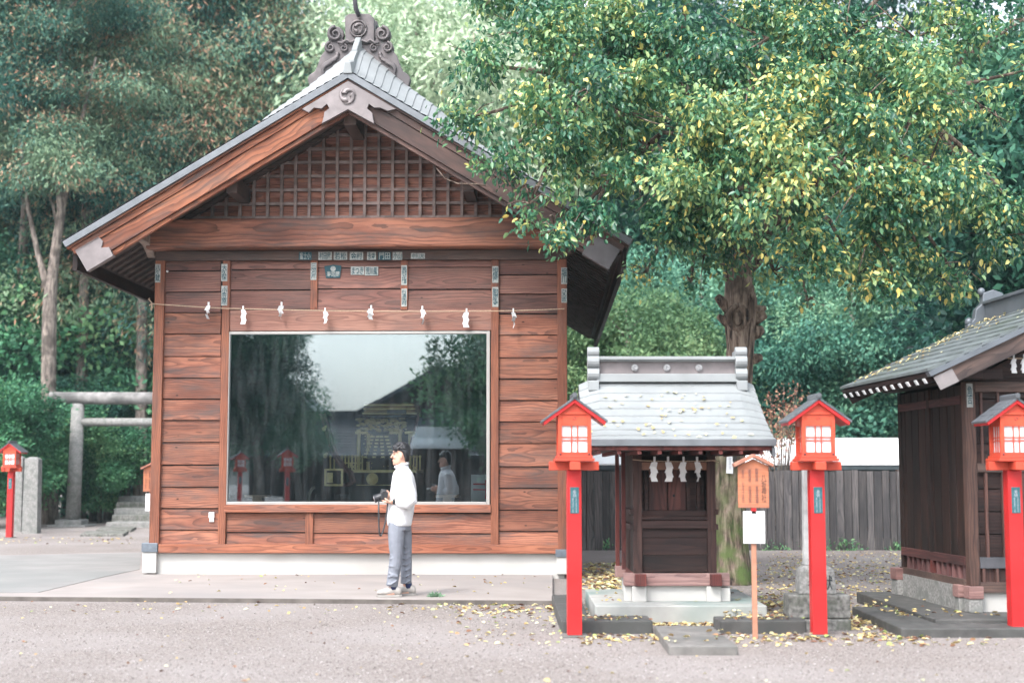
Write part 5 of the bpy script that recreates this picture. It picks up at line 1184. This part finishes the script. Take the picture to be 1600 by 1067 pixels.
# limbs and twigs
m = MB(); root = Vector(tp(1156, 405, TYY)); random.seed(2)
hubs = [(1100,300,17.6),(1225,290,17.8),(1160,250,18.6),(1010,230,17.4),(1330,230,17.5),(1175,120,18.2),(930,150,17.2),(1440,180,17.6),(1060,110,17.8),(1290,90,18)]
hv = []
for px, py, Y in hubs:
    e = Vector(tp(px, py, Y)); md = root.lerp(e, .45)+Vector((0, 0, .25)); m.tube([root-Vector((0,0,.1)), root.lerp(md, .5)+Vector((0,0,.1)), md, e], [.13, .10, .08, .05], 9); hv.append(e)
for px, py, r, Y, ye in bl:
    e = Vector(tp(px, py, Y)); h_ = min(hv, key=lambda v: (v-e).length); md = h_.lerp(e, .5)+Vector((random.uniform(-.15,.15), random.uniform(-.1,.1), .12))
    m.tube([h_, md, e], [.045, .03, .016], 6)
    for k_ in range(4):
        an = random.uniform(0, 6.28); f = Vector(tp(px+r*.95*math.cos(an), py+r*.8*math.sin(an), Y+random.uniform(-.4, .3))); m.tube([e, e.lerp(f, .5)+Vector((0, 0, random.uniform(-.05, .12))), f], [.014, .009, .004], 5)
m.tube([Vector(tp(x_, y_, 15.9)) for x_, y_ in ((760, 290), (745, 288), (715, 287), (695, 279), (682, 263))], [.01, .009, .007, .005, .004], 5)
m.build('limbs', M_bark, mt, smooth=True)
# ---- background trees
def mk_foliage(nm, a_, b_, c_, d_): return foliage(nm, [(0, a_), (.35, b_), (.65, c_), (1, d_)], .55, .22, .3)
F_dark = mk_foliage('dark_evergreen_leaf', (.009,.042,.038), (.022,.095,.066), (.05,.165,.10), (.13,.27,.14))
F_con = mk_foliage('cedar_spray', (.010,.058,.053), (.045,.145,.115), (.22,.32,.19), (.52,.25,.17))
F_fresh = mk_foliage('fresh_green_leaf', (.02,.09,.05), (.05,.18,.09), (.12,.30,.14), (.28,.45,.2))
F_pale = mk_foliage('hazed_pale_green_leaf', (.20,.31,.20), (.33,.45,.29), (.47,.57,.40), (.60,.66,.48))  # pale greens lightened further, distance haze put into the leaf colour
F_blue = mk_foliage('blue_green_leaf', (.022,.095,.080), (.062,.20,.145), (.16,.34,.22), (.30,.46,.27))
F_pink = mk_foliage('pinkish_leaf', (.25,.10,.08), (.42,.2,.15), (.55,.34,.22), (.35,.40,.2))
def crown_blobs(rng, H_, R0, base, kind, n):
    out = []
    for i in range(n):
        t = (i+.5)/n
        if kind == 'cone': z = base+(H_-base)*t; r = R0*(1-t)**.7+.3; an = i*2.4+rng.uniform(-.4, .4); rr = r*rng.uniform(.35, .8); s_ = (R0*.42*(1-.5*t), R0*.42*(1-.5*t), R0*.26*(1-.4*t)); out.append((rr*math.cos(an), rr*math.sin(an), z, *s_))
        else:
            d = rng.normal(size=3); d /= np.linalg.norm(d); rr = rng.uniform(.35, .85); hz = (H_-base)/2; out.append((d[0]*R0*rr, d[1]*R0*rr, base+hz+d[2]*hz*rr, R0*.36*rng.uniform(.7, 1.2), R0*.36*rng.uniform(.7, 1.2), R0*.24*rng.uniform(.7, 1.2)))
    return out
def tree_kind(seed, H_, R0, base, kind, nb, ns, per, size, droop, aspect, tr, lim=9, red=0.0, crown_name='crown'):
    rng = np.random.default_rng(seed); B_ = crown_blobs(rng, H_, R0, base, kind, nb); jit = rng.uniform(-.3, .35, nb)
    def tf(idx, C, rng, sp):
        t = .30+.20*rng.random(len(C))+jit[idx]+.35*(sp-.5)
        if red: t = np.where(sp < red, rng.uniform(.7, 1, len(C)), np.minimum(t, .62))
        return t
    C, D, Nn, L, Wd, tone = sprays(rng, B_, ns, per, size, ((.30, .30, .17) if size == .15 and kind == 'cone' else size*.9), droop, aspect, .45, tf, True, .7)
    cm_ = leaf_mesh('crown', C, D, Nn, L, Wd, tone, quad=True)
    m = MB(); lean = rng.uniform(-.02, .02)*H_; m.tube([(0, 0, -.2), (lean*.2, 0, H_*.18), (lean*.5, .05, H_*.45), (lean, 0, H_*.85)], [tr*1.25, tr, tr*.8, tr*.2], 12)
    for i in range(lim):
        b_ = B_[int(i*nb/lim)]; z0 = max(base*.8, min(H_*.8, b_[2]-R0*.35)); x0 = lean*z0/H_
        m.tube([(x0, 0, z0), ((x0+b_[0])*.55, b_[1]*.5, (z0+b_[2])*.5+.1), (b_[0], b_[1], b_[2])], [tr*.35, tr*.22, tr*.06], 6)
    return cm_, m.mesh('trunk')
KINDS = {
 'cedar1': (tree_kind(21, 13, 3.2, 3.2, 'cone', 60, 2500, 52, .15, .75, .24, .24, 14, .17), F_con, M_barkp),
 'cedar2': (tree_kind(22, 15, 3.5, 4.0, 'cone', 64, 2700, 52, .15, .7, .24, .26, 14, .30), F_con, M_barkp),
 'dark1': (tree_kind(23, 11, 3.4, 1.6, 'round', 40, 6500, 7, .18, .3, .5, .22), F_dark, M_barkd),
 'dark2': (tree_kind(24, 7.5, 2.9, .6, 'round', 34, 5500, 7, .15, .3, .5, .18), F_dark, M_barkd),
 'blue1': (tree_kind(25, 8.5, 3.0, .8, 'round', 36, 6500, 8, .14, .25, .42, .2), F_blue, M_barkp),
 'blue2': (tree_kind(26, 10, 3.3, 1.2, 'cone', 46, 7500, 8, .16, .2, .4, .22), F_blue, M_barkp),
 'fresh': (tree_kind(27, 4.2, 2.0, .4, 'round', 26, 4000, 7, .11, .15, .6, .08), F_fresh, M_barkd),
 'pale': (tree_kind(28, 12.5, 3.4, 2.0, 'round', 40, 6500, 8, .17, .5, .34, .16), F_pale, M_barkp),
 'olive': (tree_kind(29, 6.5, 2.6, 1.3, 'round', 30, 3600, 7, .13, .4, .45, .10, 14), foliage('olive_leaf', [(0, (.05,.12,.06)), (.35, (.10,.20,.09)), (.65, (.22,.33,.15)), (1, (.5,.5,.26))], .55, .25), M_barkp),
 'slim': (tree_kind(33, 15, 1.7, 9.0, 'cone', 24, 900, 46, .15, .7, .24, .17, 8, .2), F_con, M_barkp),
 'shrub': (tree_kind(30, 2.6, 1.7, .1, 'round', 20, 1500, 7, .12, .1, .55, .05, 5), F_dark, M_barkd),
}
def plant(kind, px, Y, name, label, scale=1.0, rz=None, gy=0, cat='tree', group=None, at=None):
    (cm_, tm_), fm, bm = KINDS[kind]; x = (px-800)/FPX*Y if at is None else at[0]; y = Y if at is None else at[1]
    r = empty(name, (x, y, gy), random.uniform(0, 6.28) if rz is None else rz, label, cat, group); r.scale = (scale,)*3
    for nm, me, mt_ in (('crown', cm_, fm), ('trunk', tm_, bm)):
        o = bpy.data.objects.new(nm, me); col.objects.link(o); o.parent = r
        if not me.materials: me.materials.append(mt_)
        if nm == 'trunk': me.polygons.foreach_set('use_smooth', [True]*len(me.polygons))
    return r
random.seed(31)
# tall bare-stemmed tree on the left
btx = P(78, 790, 39); bt = empty('tall_tree', (btx.x, 39, 0), 0, 'tall tree with a bare pale forked trunk left of the large hall', 'tree')
def bp(px, py): v = P(px, py, 39); return (v.x-btx.x, 0, v.z)
m = MB(); m.tube([(0, 0, -.1), bp(77, 700), bp(76, 600), bp(77, 520), bp(78, 470), bp(82, 430), bp(90, 370), bp(96, 330), bp(92, 270), bp(98, 180), bp(90, 60), bp(95, -80)], [.26, .22, .20, .20, .19, .15, .13, .12, .11, .10, .08, .05], 14)
m.tube([bp(77, 470), bp(69, 430), bp(60, 400), bp(45, 330), bp(30, 200)], [.12, .10, .08, .06, .04], 10)
m.tube([bp(96, 330), bp(112, 270), bp(125, 200), bp(150, 90)], [.09, .08, .06, .03], 8)
m.tube([bp(72, 450), bp(67, 440), bp(64, 452)], [.04, .03, .02], 6)
for k_ in range(14): x_, y_ = random.uniform(10, 190), random.uniform(-60, 320); m.tube([bp(90, y_+60), bp((90+x_)/2, y_+20), bp(x_, y_)], [.04, .03, .015], 6)
m.build('trunk', M_barkp, bt, smooth=True)
rg = np.random.default_rng(40); B_ = []
for k_ in range(46):
    px, py = rg.uniform(-60, 200), rg.uniform(-140, 320); v = P(px, py, 39+rg.uniform(-1.6, 1.6)); B_.append((v.x-btx.x, v.y-39, v.z, .75, .75, .42))
jit = rg.uniform(-.15, .2, 46)
C, D, Nn, L, Wd, tone = sprays(rg, B_, 2300, 46, .15, (.28, .28, .16), .5, .28, .4, lambda i, C, r_, sp: np.where(sp < .12, r_.uniform(.7, 1, len(C)), np.minimum(.28+.2*r_.random(len(C))+jit[i]+.2*(sp-.5), .62)), True)
link('crown', leaf_mesh('crown', C, D, Nn, L, Wd, tone, quad=True), F_con, bt)
T = [('slim', 128, 41.5, 'cedar_tree', 'slender cedar with a long bare trunk just beside the forked tree', 1.05),
 ('slim', 178, 42.5, 'cedar_tree', 'slender cedar with a bare trunk above the stone gate lintel', 1.1),
 ('slim', 30, 42, 'cedar_tree', 'slender bare-trunked cedar above the distant red lantern', 1.1),
 ('slim', 222, 41, 'cedar_tree', 'slender cedar trunk close to the hall corner, over the worn stairs', 1.0),
 ('cedar2', 255, 44, 'cedar_tree', 'tall cedar with drooping green and rusty brown sprays behind the left roof slope', 1.4),
 ('cedar2', 335, 46, 'cedar_tree', 'tall cedar with rusty tips above the middle of the left roof slope', 1.22),
 ('cedar1', 165, 49, 'cedar_tree', 'green cedar between the forked trunk and the roof edge', 1.7),
 ('cedar1', 405, 45, 'cedar_tree', 'brown tinged cedar just left of the ridge ornament', 1.36),
 ('cedar1', 20, 46, 'cedar_tree', 'shaded cedar at the far left edge', 1.6),
 ('dark1', 110, 46, 'evergreen_tree', 'dark evergreen behind the forked trunk', .8),
 ('dark1', -20, 43, 'evergreen_tree', 'dark evergreen cut off by the left edge', 1.0),
 ('dark1', 190, 44, 'evergreen_tree', 'dark evergreen under the left eave of the large hall', .8),
 ('dark2', 200, 42, 'evergreen_tree', 'low dark evergreen over the stone stairs', .72),
 ('dark2', 150, 41.5, 'evergreen_tree', 'dark bush growing through the stone gate opening', .55),
 ('dark1', 300, 50, 'evergreen_tree', 'dark evergreen behind the left wall of the large hall', 1.1),
 ('dark2', 60, 41, 'evergreen_tree', 'dark evergreen behind the two granite posts', .6),
 ('fresh', -8, 36, 'maple_tree', 'fresh green maple bush above the distant red lantern', .95),
 ('fresh', 52, 38.8, 'maple_tree', 'fresh green maple bush left of the stone gate pillar', .95),
 ('fresh', 160, 40, 'maple_tree', 'bright green bush seen through the stone gate', .72),
 ('fresh', 120, 43, 'maple_tree', 'light green young tree left of the roof edge', 1.9),
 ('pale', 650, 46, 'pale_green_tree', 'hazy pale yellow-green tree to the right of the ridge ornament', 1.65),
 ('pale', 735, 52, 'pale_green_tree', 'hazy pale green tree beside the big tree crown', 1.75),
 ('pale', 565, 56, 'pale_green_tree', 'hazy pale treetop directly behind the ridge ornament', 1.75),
 ('olive', 985, 33, 'olive_green_tree', 'loose pale olive-green tree right of the large hall', .95),
 ('olive', 1045, 34.5, 'olive_green_tree', 'pale olive-green tree just left of the knotty trunk', .9),
 ('olive', 905, 34, 'olive_green_tree', 'yellow-green bush peeping out beside the right hall corner', .8),
 ('blue1', 930, 38, 'evergreen_tree', 'blue green tree behind the right eave of the large hall', 1.0),
 ('blue1', 1100, 39, 'evergreen_tree', 'blue green tree directly behind the knotty trunk', .95),
 ('blue2', 1240, 37, 'evergreen_tree', 'layered blue green tree above the middle red lantern', .95),
 ('blue1', 1330, 35, 'evergreen_tree', 'dense blue green tree left of the blackened shed roof', .85),
 ('blue2', 1400, 38, 'evergreen_tree', 'layered blue green tree rising above the shed roof edge', 1.0),
 ('blue1', 1480, 36, 'evergreen_tree', 'blue green tree behind the leaf-strewn shed roof', 1.05),
 ('blue2', 1560, 39, 'evergreen_tree', 'blue green tree behind the shed ridge', 1.05),
 ('blue1', 1170, 43, 'evergreen_tree', 'farther blue green tree right of the knotty trunk', 1.15),
 ('blue2', 1640, 37, 'evergreen_tree', 'blue green tree cut off by the right edge', 1.0),
 ('dark1', 1690, 27, 'evergreen_tree', 'very dark evergreen in the upper right corner', 1.15),
 ('dark1', 1290, 48, 'evergreen_tree', 'far dark evergreen high behind the big tree crown', 1.8),
 ('dark1', 1020, 50, 'evergreen_tree', 'far evergreen seen through gaps on the left of the big crown', 1.8),
 ('dark1', 1480, 50, 'evergreen_tree', 'far evergreen above the shed behind the crown', 1.8),
 ('dark1', 860, 52, 'evergreen_tree', 'far evergreen above the right roof slope', 1.9),
 ('dark1', 1150, 52, 'evergreen_tree', 'far evergreen straight behind the big crown', 1.8)]
for kd, px, Y, nm, lb, s_ in T: plant(kd, px, Y, nm, lb, s_, group={'evergreen_tree': 'evergreens behind the shrine buildings', 'cedar_tree': 'tall cedars behind the large hall', 'maple_tree': 'fresh green bushes round the stone gate', 'olive_green_tree': 'olive green trees beside the large hall'}.get(nm))
# pinkish twiggy shrub behind the shrine roof
ps = empty('flowering_shrub', (P(1215, 700, 27.3).x, 27.3, 0), 0, 'thin twiggy shrub with pinkish leaves right of the small shrine roof', 'shrub')
m = MB(); rg = np.random.default_rng(50); tips = []
for i in range(26):
    an = rg.uniform(0, 6.28); r = rg.uniform(.1, .55); h_ = rg.uniform(2.0, 3.15); e = (r*1.1*math.cos(an), r*.6*math.sin(an), h_); m.tube([(r*.2*math.cos(an), r*.2*math.sin(an), 0), (e[0]*.55, e[1]*.5, h_*.55), e], [.012, .01, .004], 5); tips.append((e[0], e[1], h_-.08, .15, .12, .10)); tips.append((e[0]*.8, e[1]*.8, h_-.4, .12, .12, .12))
m.build('stems', M_barkp, ps)
C, D, Nn, L, Wd, tone = sprays(rg, tips, 260, 4, .075, .06, .2, .5, .2, lambda i, C, r_, sp: r_.random(len(C))*.9, True); link('leaves', leaf_mesh('leaves', C, D, Nn, L, Wd, tone, quad=True), F_pink, ps)
# far wood closing the view, undergrowth
rg = np.random.default_rng(60); Bw = []
for i in range(300):
    x_ = rg.uniform(-36, 38); y_ = 62+rg.uniform(0, 8); Bw.append((x_, y_, rg.uniform(.5, 17 + 5*math.sin(x_*.3)), 2.2, 2.0, 1.5))
C, D, Nn, L, Wd, tone = sprays(rg, Bw, 9000, 6, .62, .45, .3, .5, .3, lambda i, C, r_, sp: .2+.5*r_.random(len(C))+.3*(sp-.5), True)
o = link('distant_wood', leaf_mesh('distant_wood', C, D, Nn, L, Wd, tone, quad=True), F_dark); tag(o, 'far wood closing the view behind the separate trees', 'wood', kind='stuff')
Bw = [(rg.uniform(-16, -7.5), rg.uniform(42, 46), rg.uniform(.1, 1.2), .8, .8, .6) for i in range(40)]+[(rg.uniform(-1, 16), rg.uniform(32, 34), rg.uniform(.2, 2.4), .8, .8, .6) for i in range(60)]
C, D, Nn, L, Wd, tone = sprays(rg, Bw, 2600, 6, .17, .14, .2, .5, .3, lambda i, C, r_, sp: .15+.4*r_.random(len(C))+.3*(sp-.5), True)
o = link('undergrowth', leaf_mesh('undergrowth', C, D, Nn, L, Wd, tone, quad=True), F_blue); tag(o, 'undergrowth filling the ground below the trees', 'undergrowth', kind='stuff')
# weeds along the fence
Bw = [(rg.uniform(1.0, 9), 25.9, .03, .16, .06, rg.choice([.05, .08, .2], p=[.7, .22, .08])) for i in range(30)]
C, D, Nn, L, Wd, tone = sprays(rg, Bw, 220, 5, .07, .04, -.4, .4, .2, lambda i, C, r_, sp: .4+.5*r_.random(len(C)), True)
o = link('weeds', leaf_mesh('weeds', C, D, Nn, L, Wd, tone, quad=True), F_fresh); tag(o, 'low green weeds along the foot of the fence', 'weeds', kind='stuff')
# small plant at the apron edge
pp = G(681, 938, 0); tuft = empty('small_weed', (pp.x, pp.y-.06, 0), 0, 'small grey-green weed growing at the edge of the concrete apron, right of the man', 'plant')
n = 130; an = rg.uniform(0, 6.28, n); el = rg.uniform(.2, 1.2, n); D = np.stack([np.cos(an)*np.cos(el), np.sin(an)*np.cos(el), np.sin(el)], 1); C = D*rg.uniform(.01, .07, n)[:, None]
link('leaves', leaf_mesh('leaves', C, D, unit(rg.normal(size=(n, 3))+np.array([0, 0, 1])), rg.uniform(.04, .08, n), rg.uniform(.008, .016, n), rg.uniform(.4, .95, n)), foliage('weed_leaf', [(0, (.06,.16,.10)), (1, (.3,.45,.3))]), tuft)
# ---- fallen leaves
F_fall = foliage('fallen_leaf', [(0, (.12,.055,.04)), (.25, (.27,.14,.08)), (.45, (.48,.34,.15)), (.75, (.62,.52,.24)), (.9, (.62,.60,.42)), (1, (.30,.37,.12))], .6, .1)
rg = np.random.default_rng(77); PTS = []
def scat(n, px0, px1, py0, py1, z, size=.065, dens=None):
    for i in range(n):
        px, py = rg.uniform(px0, px1), rg.uniform(py0, py1)
        if dens is not None and rg.random() > dens((px-px0)/(px1-px0), (py-py0)/(py1-py0)): continue
        p = G(px, py, z); PTS.append((p.x, p.y, z+.006, size))
scat(620, 600, 868, 942, 968, 0, .06, lambda u, v: (.25+.75*u)*(1-v)**1.2)
scat(110, 700, 880, 950, 1010, 0, .05); scat(120, 0, 1600, 945, 1066, 0, .038); scat(60, 0, 600, 940, 960, 0, .045)
scat(420, 1130, 1460, 990, 1012, 0, .055, lambda u, v: 1-v); scat(240, 905, 1045, 992, 1010, 0, .055, lambda u, v: 1-v)
scat(1700, 1180, 1400, 878, 965, 0, .05, lambda u, v: .35+.65*v); scat(900, 1200, 1420, 862, 900, 0, .05, lambda u, v: .5); scat(620, 912, 985, 880, 922, 0, .07); scat(260, 1020, 1125, 968, 978, .0, .055); scat(140, 912, 1000, 944, 962, 0, .06)
scat(120, 1190, 1262, 930, 950, 0, .06); scat(380, 1328, 1420, 962, 985, 0, .06, lambda u, v: (1-u)); scat(60, 1345, 1560, 985, 1010, 0, .055); scat(260, 1128, 1258, 950, 968, KA, .05, lambda u, v: v*.7)
scat(40, 885, 1015, 962, 968, KA, .05); scat(170, 1350, 1450, 935, 962, .08, .055, lambda u, v: 1-abs(u-v)*1.6); scat(60, 1380, 1560, 930, 965, .115, .055); scat(14, 1040, 1130, 980, 1005, .08, .06); scat(34, 930, 1190, 921, 940, .17, .05)
scat(60, 260, 860, 897, 930, .05, .05); scat(110, 300, 866, 893, 897, .05, .05, lambda u, v: u)
scat(60, 0, 220, 840, 850, 0, .07)
PTS = np.array(PTS); n = len(PTS); an = rg.uniform(0, 6.28, n); D = np.stack([np.cos(an), np.sin(an), rg.uniform(-.1, .35, n)], 1)
tn = np.where(rg.random(n) < .24, rg.uniform(0, .3, n), rg.uniform(.4, .95, n)); tn = np.where(rg.random(n) < .05, 1, tn)
L = PTS[:, 3]*rg.uniform(.6, 1.3, n)
o = link('fallen_leaves', leaf_mesh('fallen_leaves', PTS[:, :3], D, unit(rg.normal(size=(n, 3))*.35+np.array([0, 0, 1])), L, L*.3, tn, .35), F_fall); tag(o, 'yellow and brown fallen leaves scattered over gravel and stones', 'fallen leaves', kind='stuff')
# leaves on the two roofs
PT = []; NN = []
for i in range(95):
    c = rg.uniform(-.58, .35); x_ = rg.normal(0, .42) if i % 3 else rg.uniform(-.8, .8)
    if abs(x_) > .85: continue
    if rg.random() < (c+.6)*.7: continue
    w_ = S.world(x_, c, prof(c)+.028); PT.append(tuple(w_)); NN.append((0, -.4, .9))
for i in range(170):
    t = rg.uniform(0, .95); c = VB-.05-abs(rg.normal(0, .6)); hw = rcx-ex0
    if c < VF: continue
    w_ = B.world(rcx-hw*t, c, zc-hw*t*math.tan(bsl)+.02); PT.append(tuple(w_)); NN.append((-.5, 0, .86))
PT = np.array(PT); NN = np.array(NN); n = len(PT); D = unit(np.cross(NN, rg.normal(size=(n, 3)))); L = rg.uniform(.03, .06, n)
o = link('roof_leaves', leaf_mesh('roof_leaves', PT, D, NN+rg.normal(size=(n, 3))*.2, L, L*.3, rg.uniform(.4, .95, n), .35), F_fall); tag(o, 'yellow leaves lying on the grey roofs', 'fallen leaves', kind='stuff')
# small stones over the gravel
rg = np.random.default_rng(5); n = 16000; py = 941+(1075-941)*rg.random(n)**.8; px = rg.uniform(-10, 1610, n)
ptx = np.array([G(u, v, 0)[:2] for u, v in zip(px, py)]); s_ = rg.uniform(.003, .0075, n)
keep = ~((ptx[:, 1] > 11.0) & (ptx[:, 0] > 1.0) & (ptx[:, 0] < 2.0)); ptx = ptx[keep]; s_ = s_[keep]; n = len(s_)
base = np.array([[1,0,0],[0,1,0],[-1,0,0],[0,-1,0],[0,0,.8],[0,0,-.5]]); V = (base[None]*(1+.35*rg.normal(size=(n, 6, 3))))*s_[:, None, None]; V[:, :, :2] += ptx[:, None, :]; V[:, :, 2] += .003
Ft = np.array([[0,1,4],[1,2,4],[2,3,4],[3,0,4],[1,0,5],[2,1,5],[3,2,5],[0,3,5]]); F = (np.arange(n)[:, None, None]*6+Ft[None]).reshape(-1, 3)
me = mesh_np('loose_stones', V.reshape(-1, 3), F)
m_, nt, b_ = new_mat('pebble'); ge = nd(nt, 'ShaderNodeNewGeometry'); c_ = ramp(nt, ge.outputs['Random Per Island'], [(0, (.14,.12,.11)), (.4, (.27,.24,.23)), (.8, (.35,.32,.31)), (1, (.55,.52,.51))]); nt.links.new(c_, b_.inputs['Base Color']); b_.inputs['Roughness'].default_value = .85
o = link('loose_stones', me, m_); tag(o, 'loose small gravel stones over the forecourt', 'gravel', kind='stuff')
# ---- trees mirrored in the window
for kd, px, py, V_, s_, lb in (('blue1', 405, 600, 56, 1.0, 'leafy tree mirrored in the left half of the window'), ('dark1', 310, 600, 54, 1.05, 'dark tree mirrored at the left end of the window'),
    ('fresh', 815, 700, 48, 1.6, 'bright green tree mirrored at the right end of the window'), ('olive', 850, 600, 60, 1.6, 'pale leafy tree mirrored in the upper right corner of the window')):
    p = mir(px, 738, V_); plant(kd, 0, 0, 'mirrored_tree' if False else 'garden_tree', lb, s_, at=(p.x, p.y))

# ================================================================== AIR, LIGHT, CAMERA
m = MB(); m.box(-75, 75, -75, 100, -1.0, 34); hz_ = m.build('haze', None if False else bpy.data.materials.new('haze_air')); tag(hz_, kind='stuff')
hm = hz_.data.materials[0]; hm.use_nodes = True; nt = hm.node_tree; nt.nodes.remove(nt.nodes['Principled BSDF'])
pv = nd(nt, 'ShaderNodeVolumePrincipled', {'Color': (.68,.94,1,1), 'Density': HAZE, 'Anisotropy': .2}); nt.links.new(pv.outputs[0], nt.nodes['Material Output'].inputs['Volume'])
w = bpy.data.worlds.new('World'); scene.world = w; w.use_nodes = True; nt = w.node_tree; bg = nt.nodes['Background']
EL, AZ = R_(52), R_(-150)      # sun high, behind the camera and to its left
sky = nd(nt, 'ShaderNodeTexSky'); sky.sky_type = 'NISHITA'; sky.sun_disc = False; sky.sun_elevation = EL; sky.sun_rotation = AZ; sky.air_density = 1.5; sky.dust_density = 4.0
hsv = nd(nt, 'ShaderNodeHueSaturation', {'Color': sky.outputs[0], 'Saturation': .30, 'Value': 1.5})
tc = nd(nt, 'ShaderNodeTexCoord'); cn = nd(nt, 'ShaderNodeTexNoise', {'Vector': tc.outputs['Generated'], 'Scale': 3.2, 'Detail': 6.0, 'Distortion': .4})
cl = ramp(nt, cn.outputs[0], [(.38, (.55,.58,.64)), (.62, (1, 1, 1))])
cc = mixc(nt, 1.0, hsv.outputs[0], cl, 'MULTIPLY'); nt.links.new(cc, bg.inputs[0]); bg.inputs[1].default_value = SKY
ld = bpy.data.lights.new('sun', 'SUN'); ld.energy = SUN; ld.angle = R_(14); ld.color = (1, .955, .90); lo = bpy.data.objects.new('sun', ld); col.objects.link(lo)
# sky azimuth: rotation 0 = +Y, clockwise seen from above
sd = Vector((math.sin(AZ)*math.cos(EL), math.cos(AZ)*math.cos(EL), math.sin(EL))); lo.rotation_euler = sd.to_track_quat('Z', 'Y').to_euler()
cd = bpy.data.cameras.new('camera'); co = bpy.data.objects.new('view_camera', cd); col.objects.link(co); scene.camera = co
cd.lens = 50; cd.sensor_width = 36; cd.clip_start = .1; cd.clip_end = 600; co.location = CAM; co.rotation_euler = (math.pi/2+PIT, 0, 0)
cd.dof.use_dof = True; cd.dof.focus_distance = 17.2; cd.dof.aperture_fstop = 1.3
vs = scene.view_settings; vs.view_transform = 'Standard'; vs.look = 'None'; vs.gamma = 1.0; vs.exposure = EXPO
cy = scene.cycles; cy.use_denoising = True; cy.max_bounces = 8; cy.diffuse_bounces = 3; cy.glossy_bounces = 4; cy.transmission_bounces = 4; cy.transparent_max_bounces = 16; cy.volume_bounces = 1; cy.sample_clamp_indirect = 6.0
cy.use_adaptive_sampling = True; cy.adaptive_threshold = .02
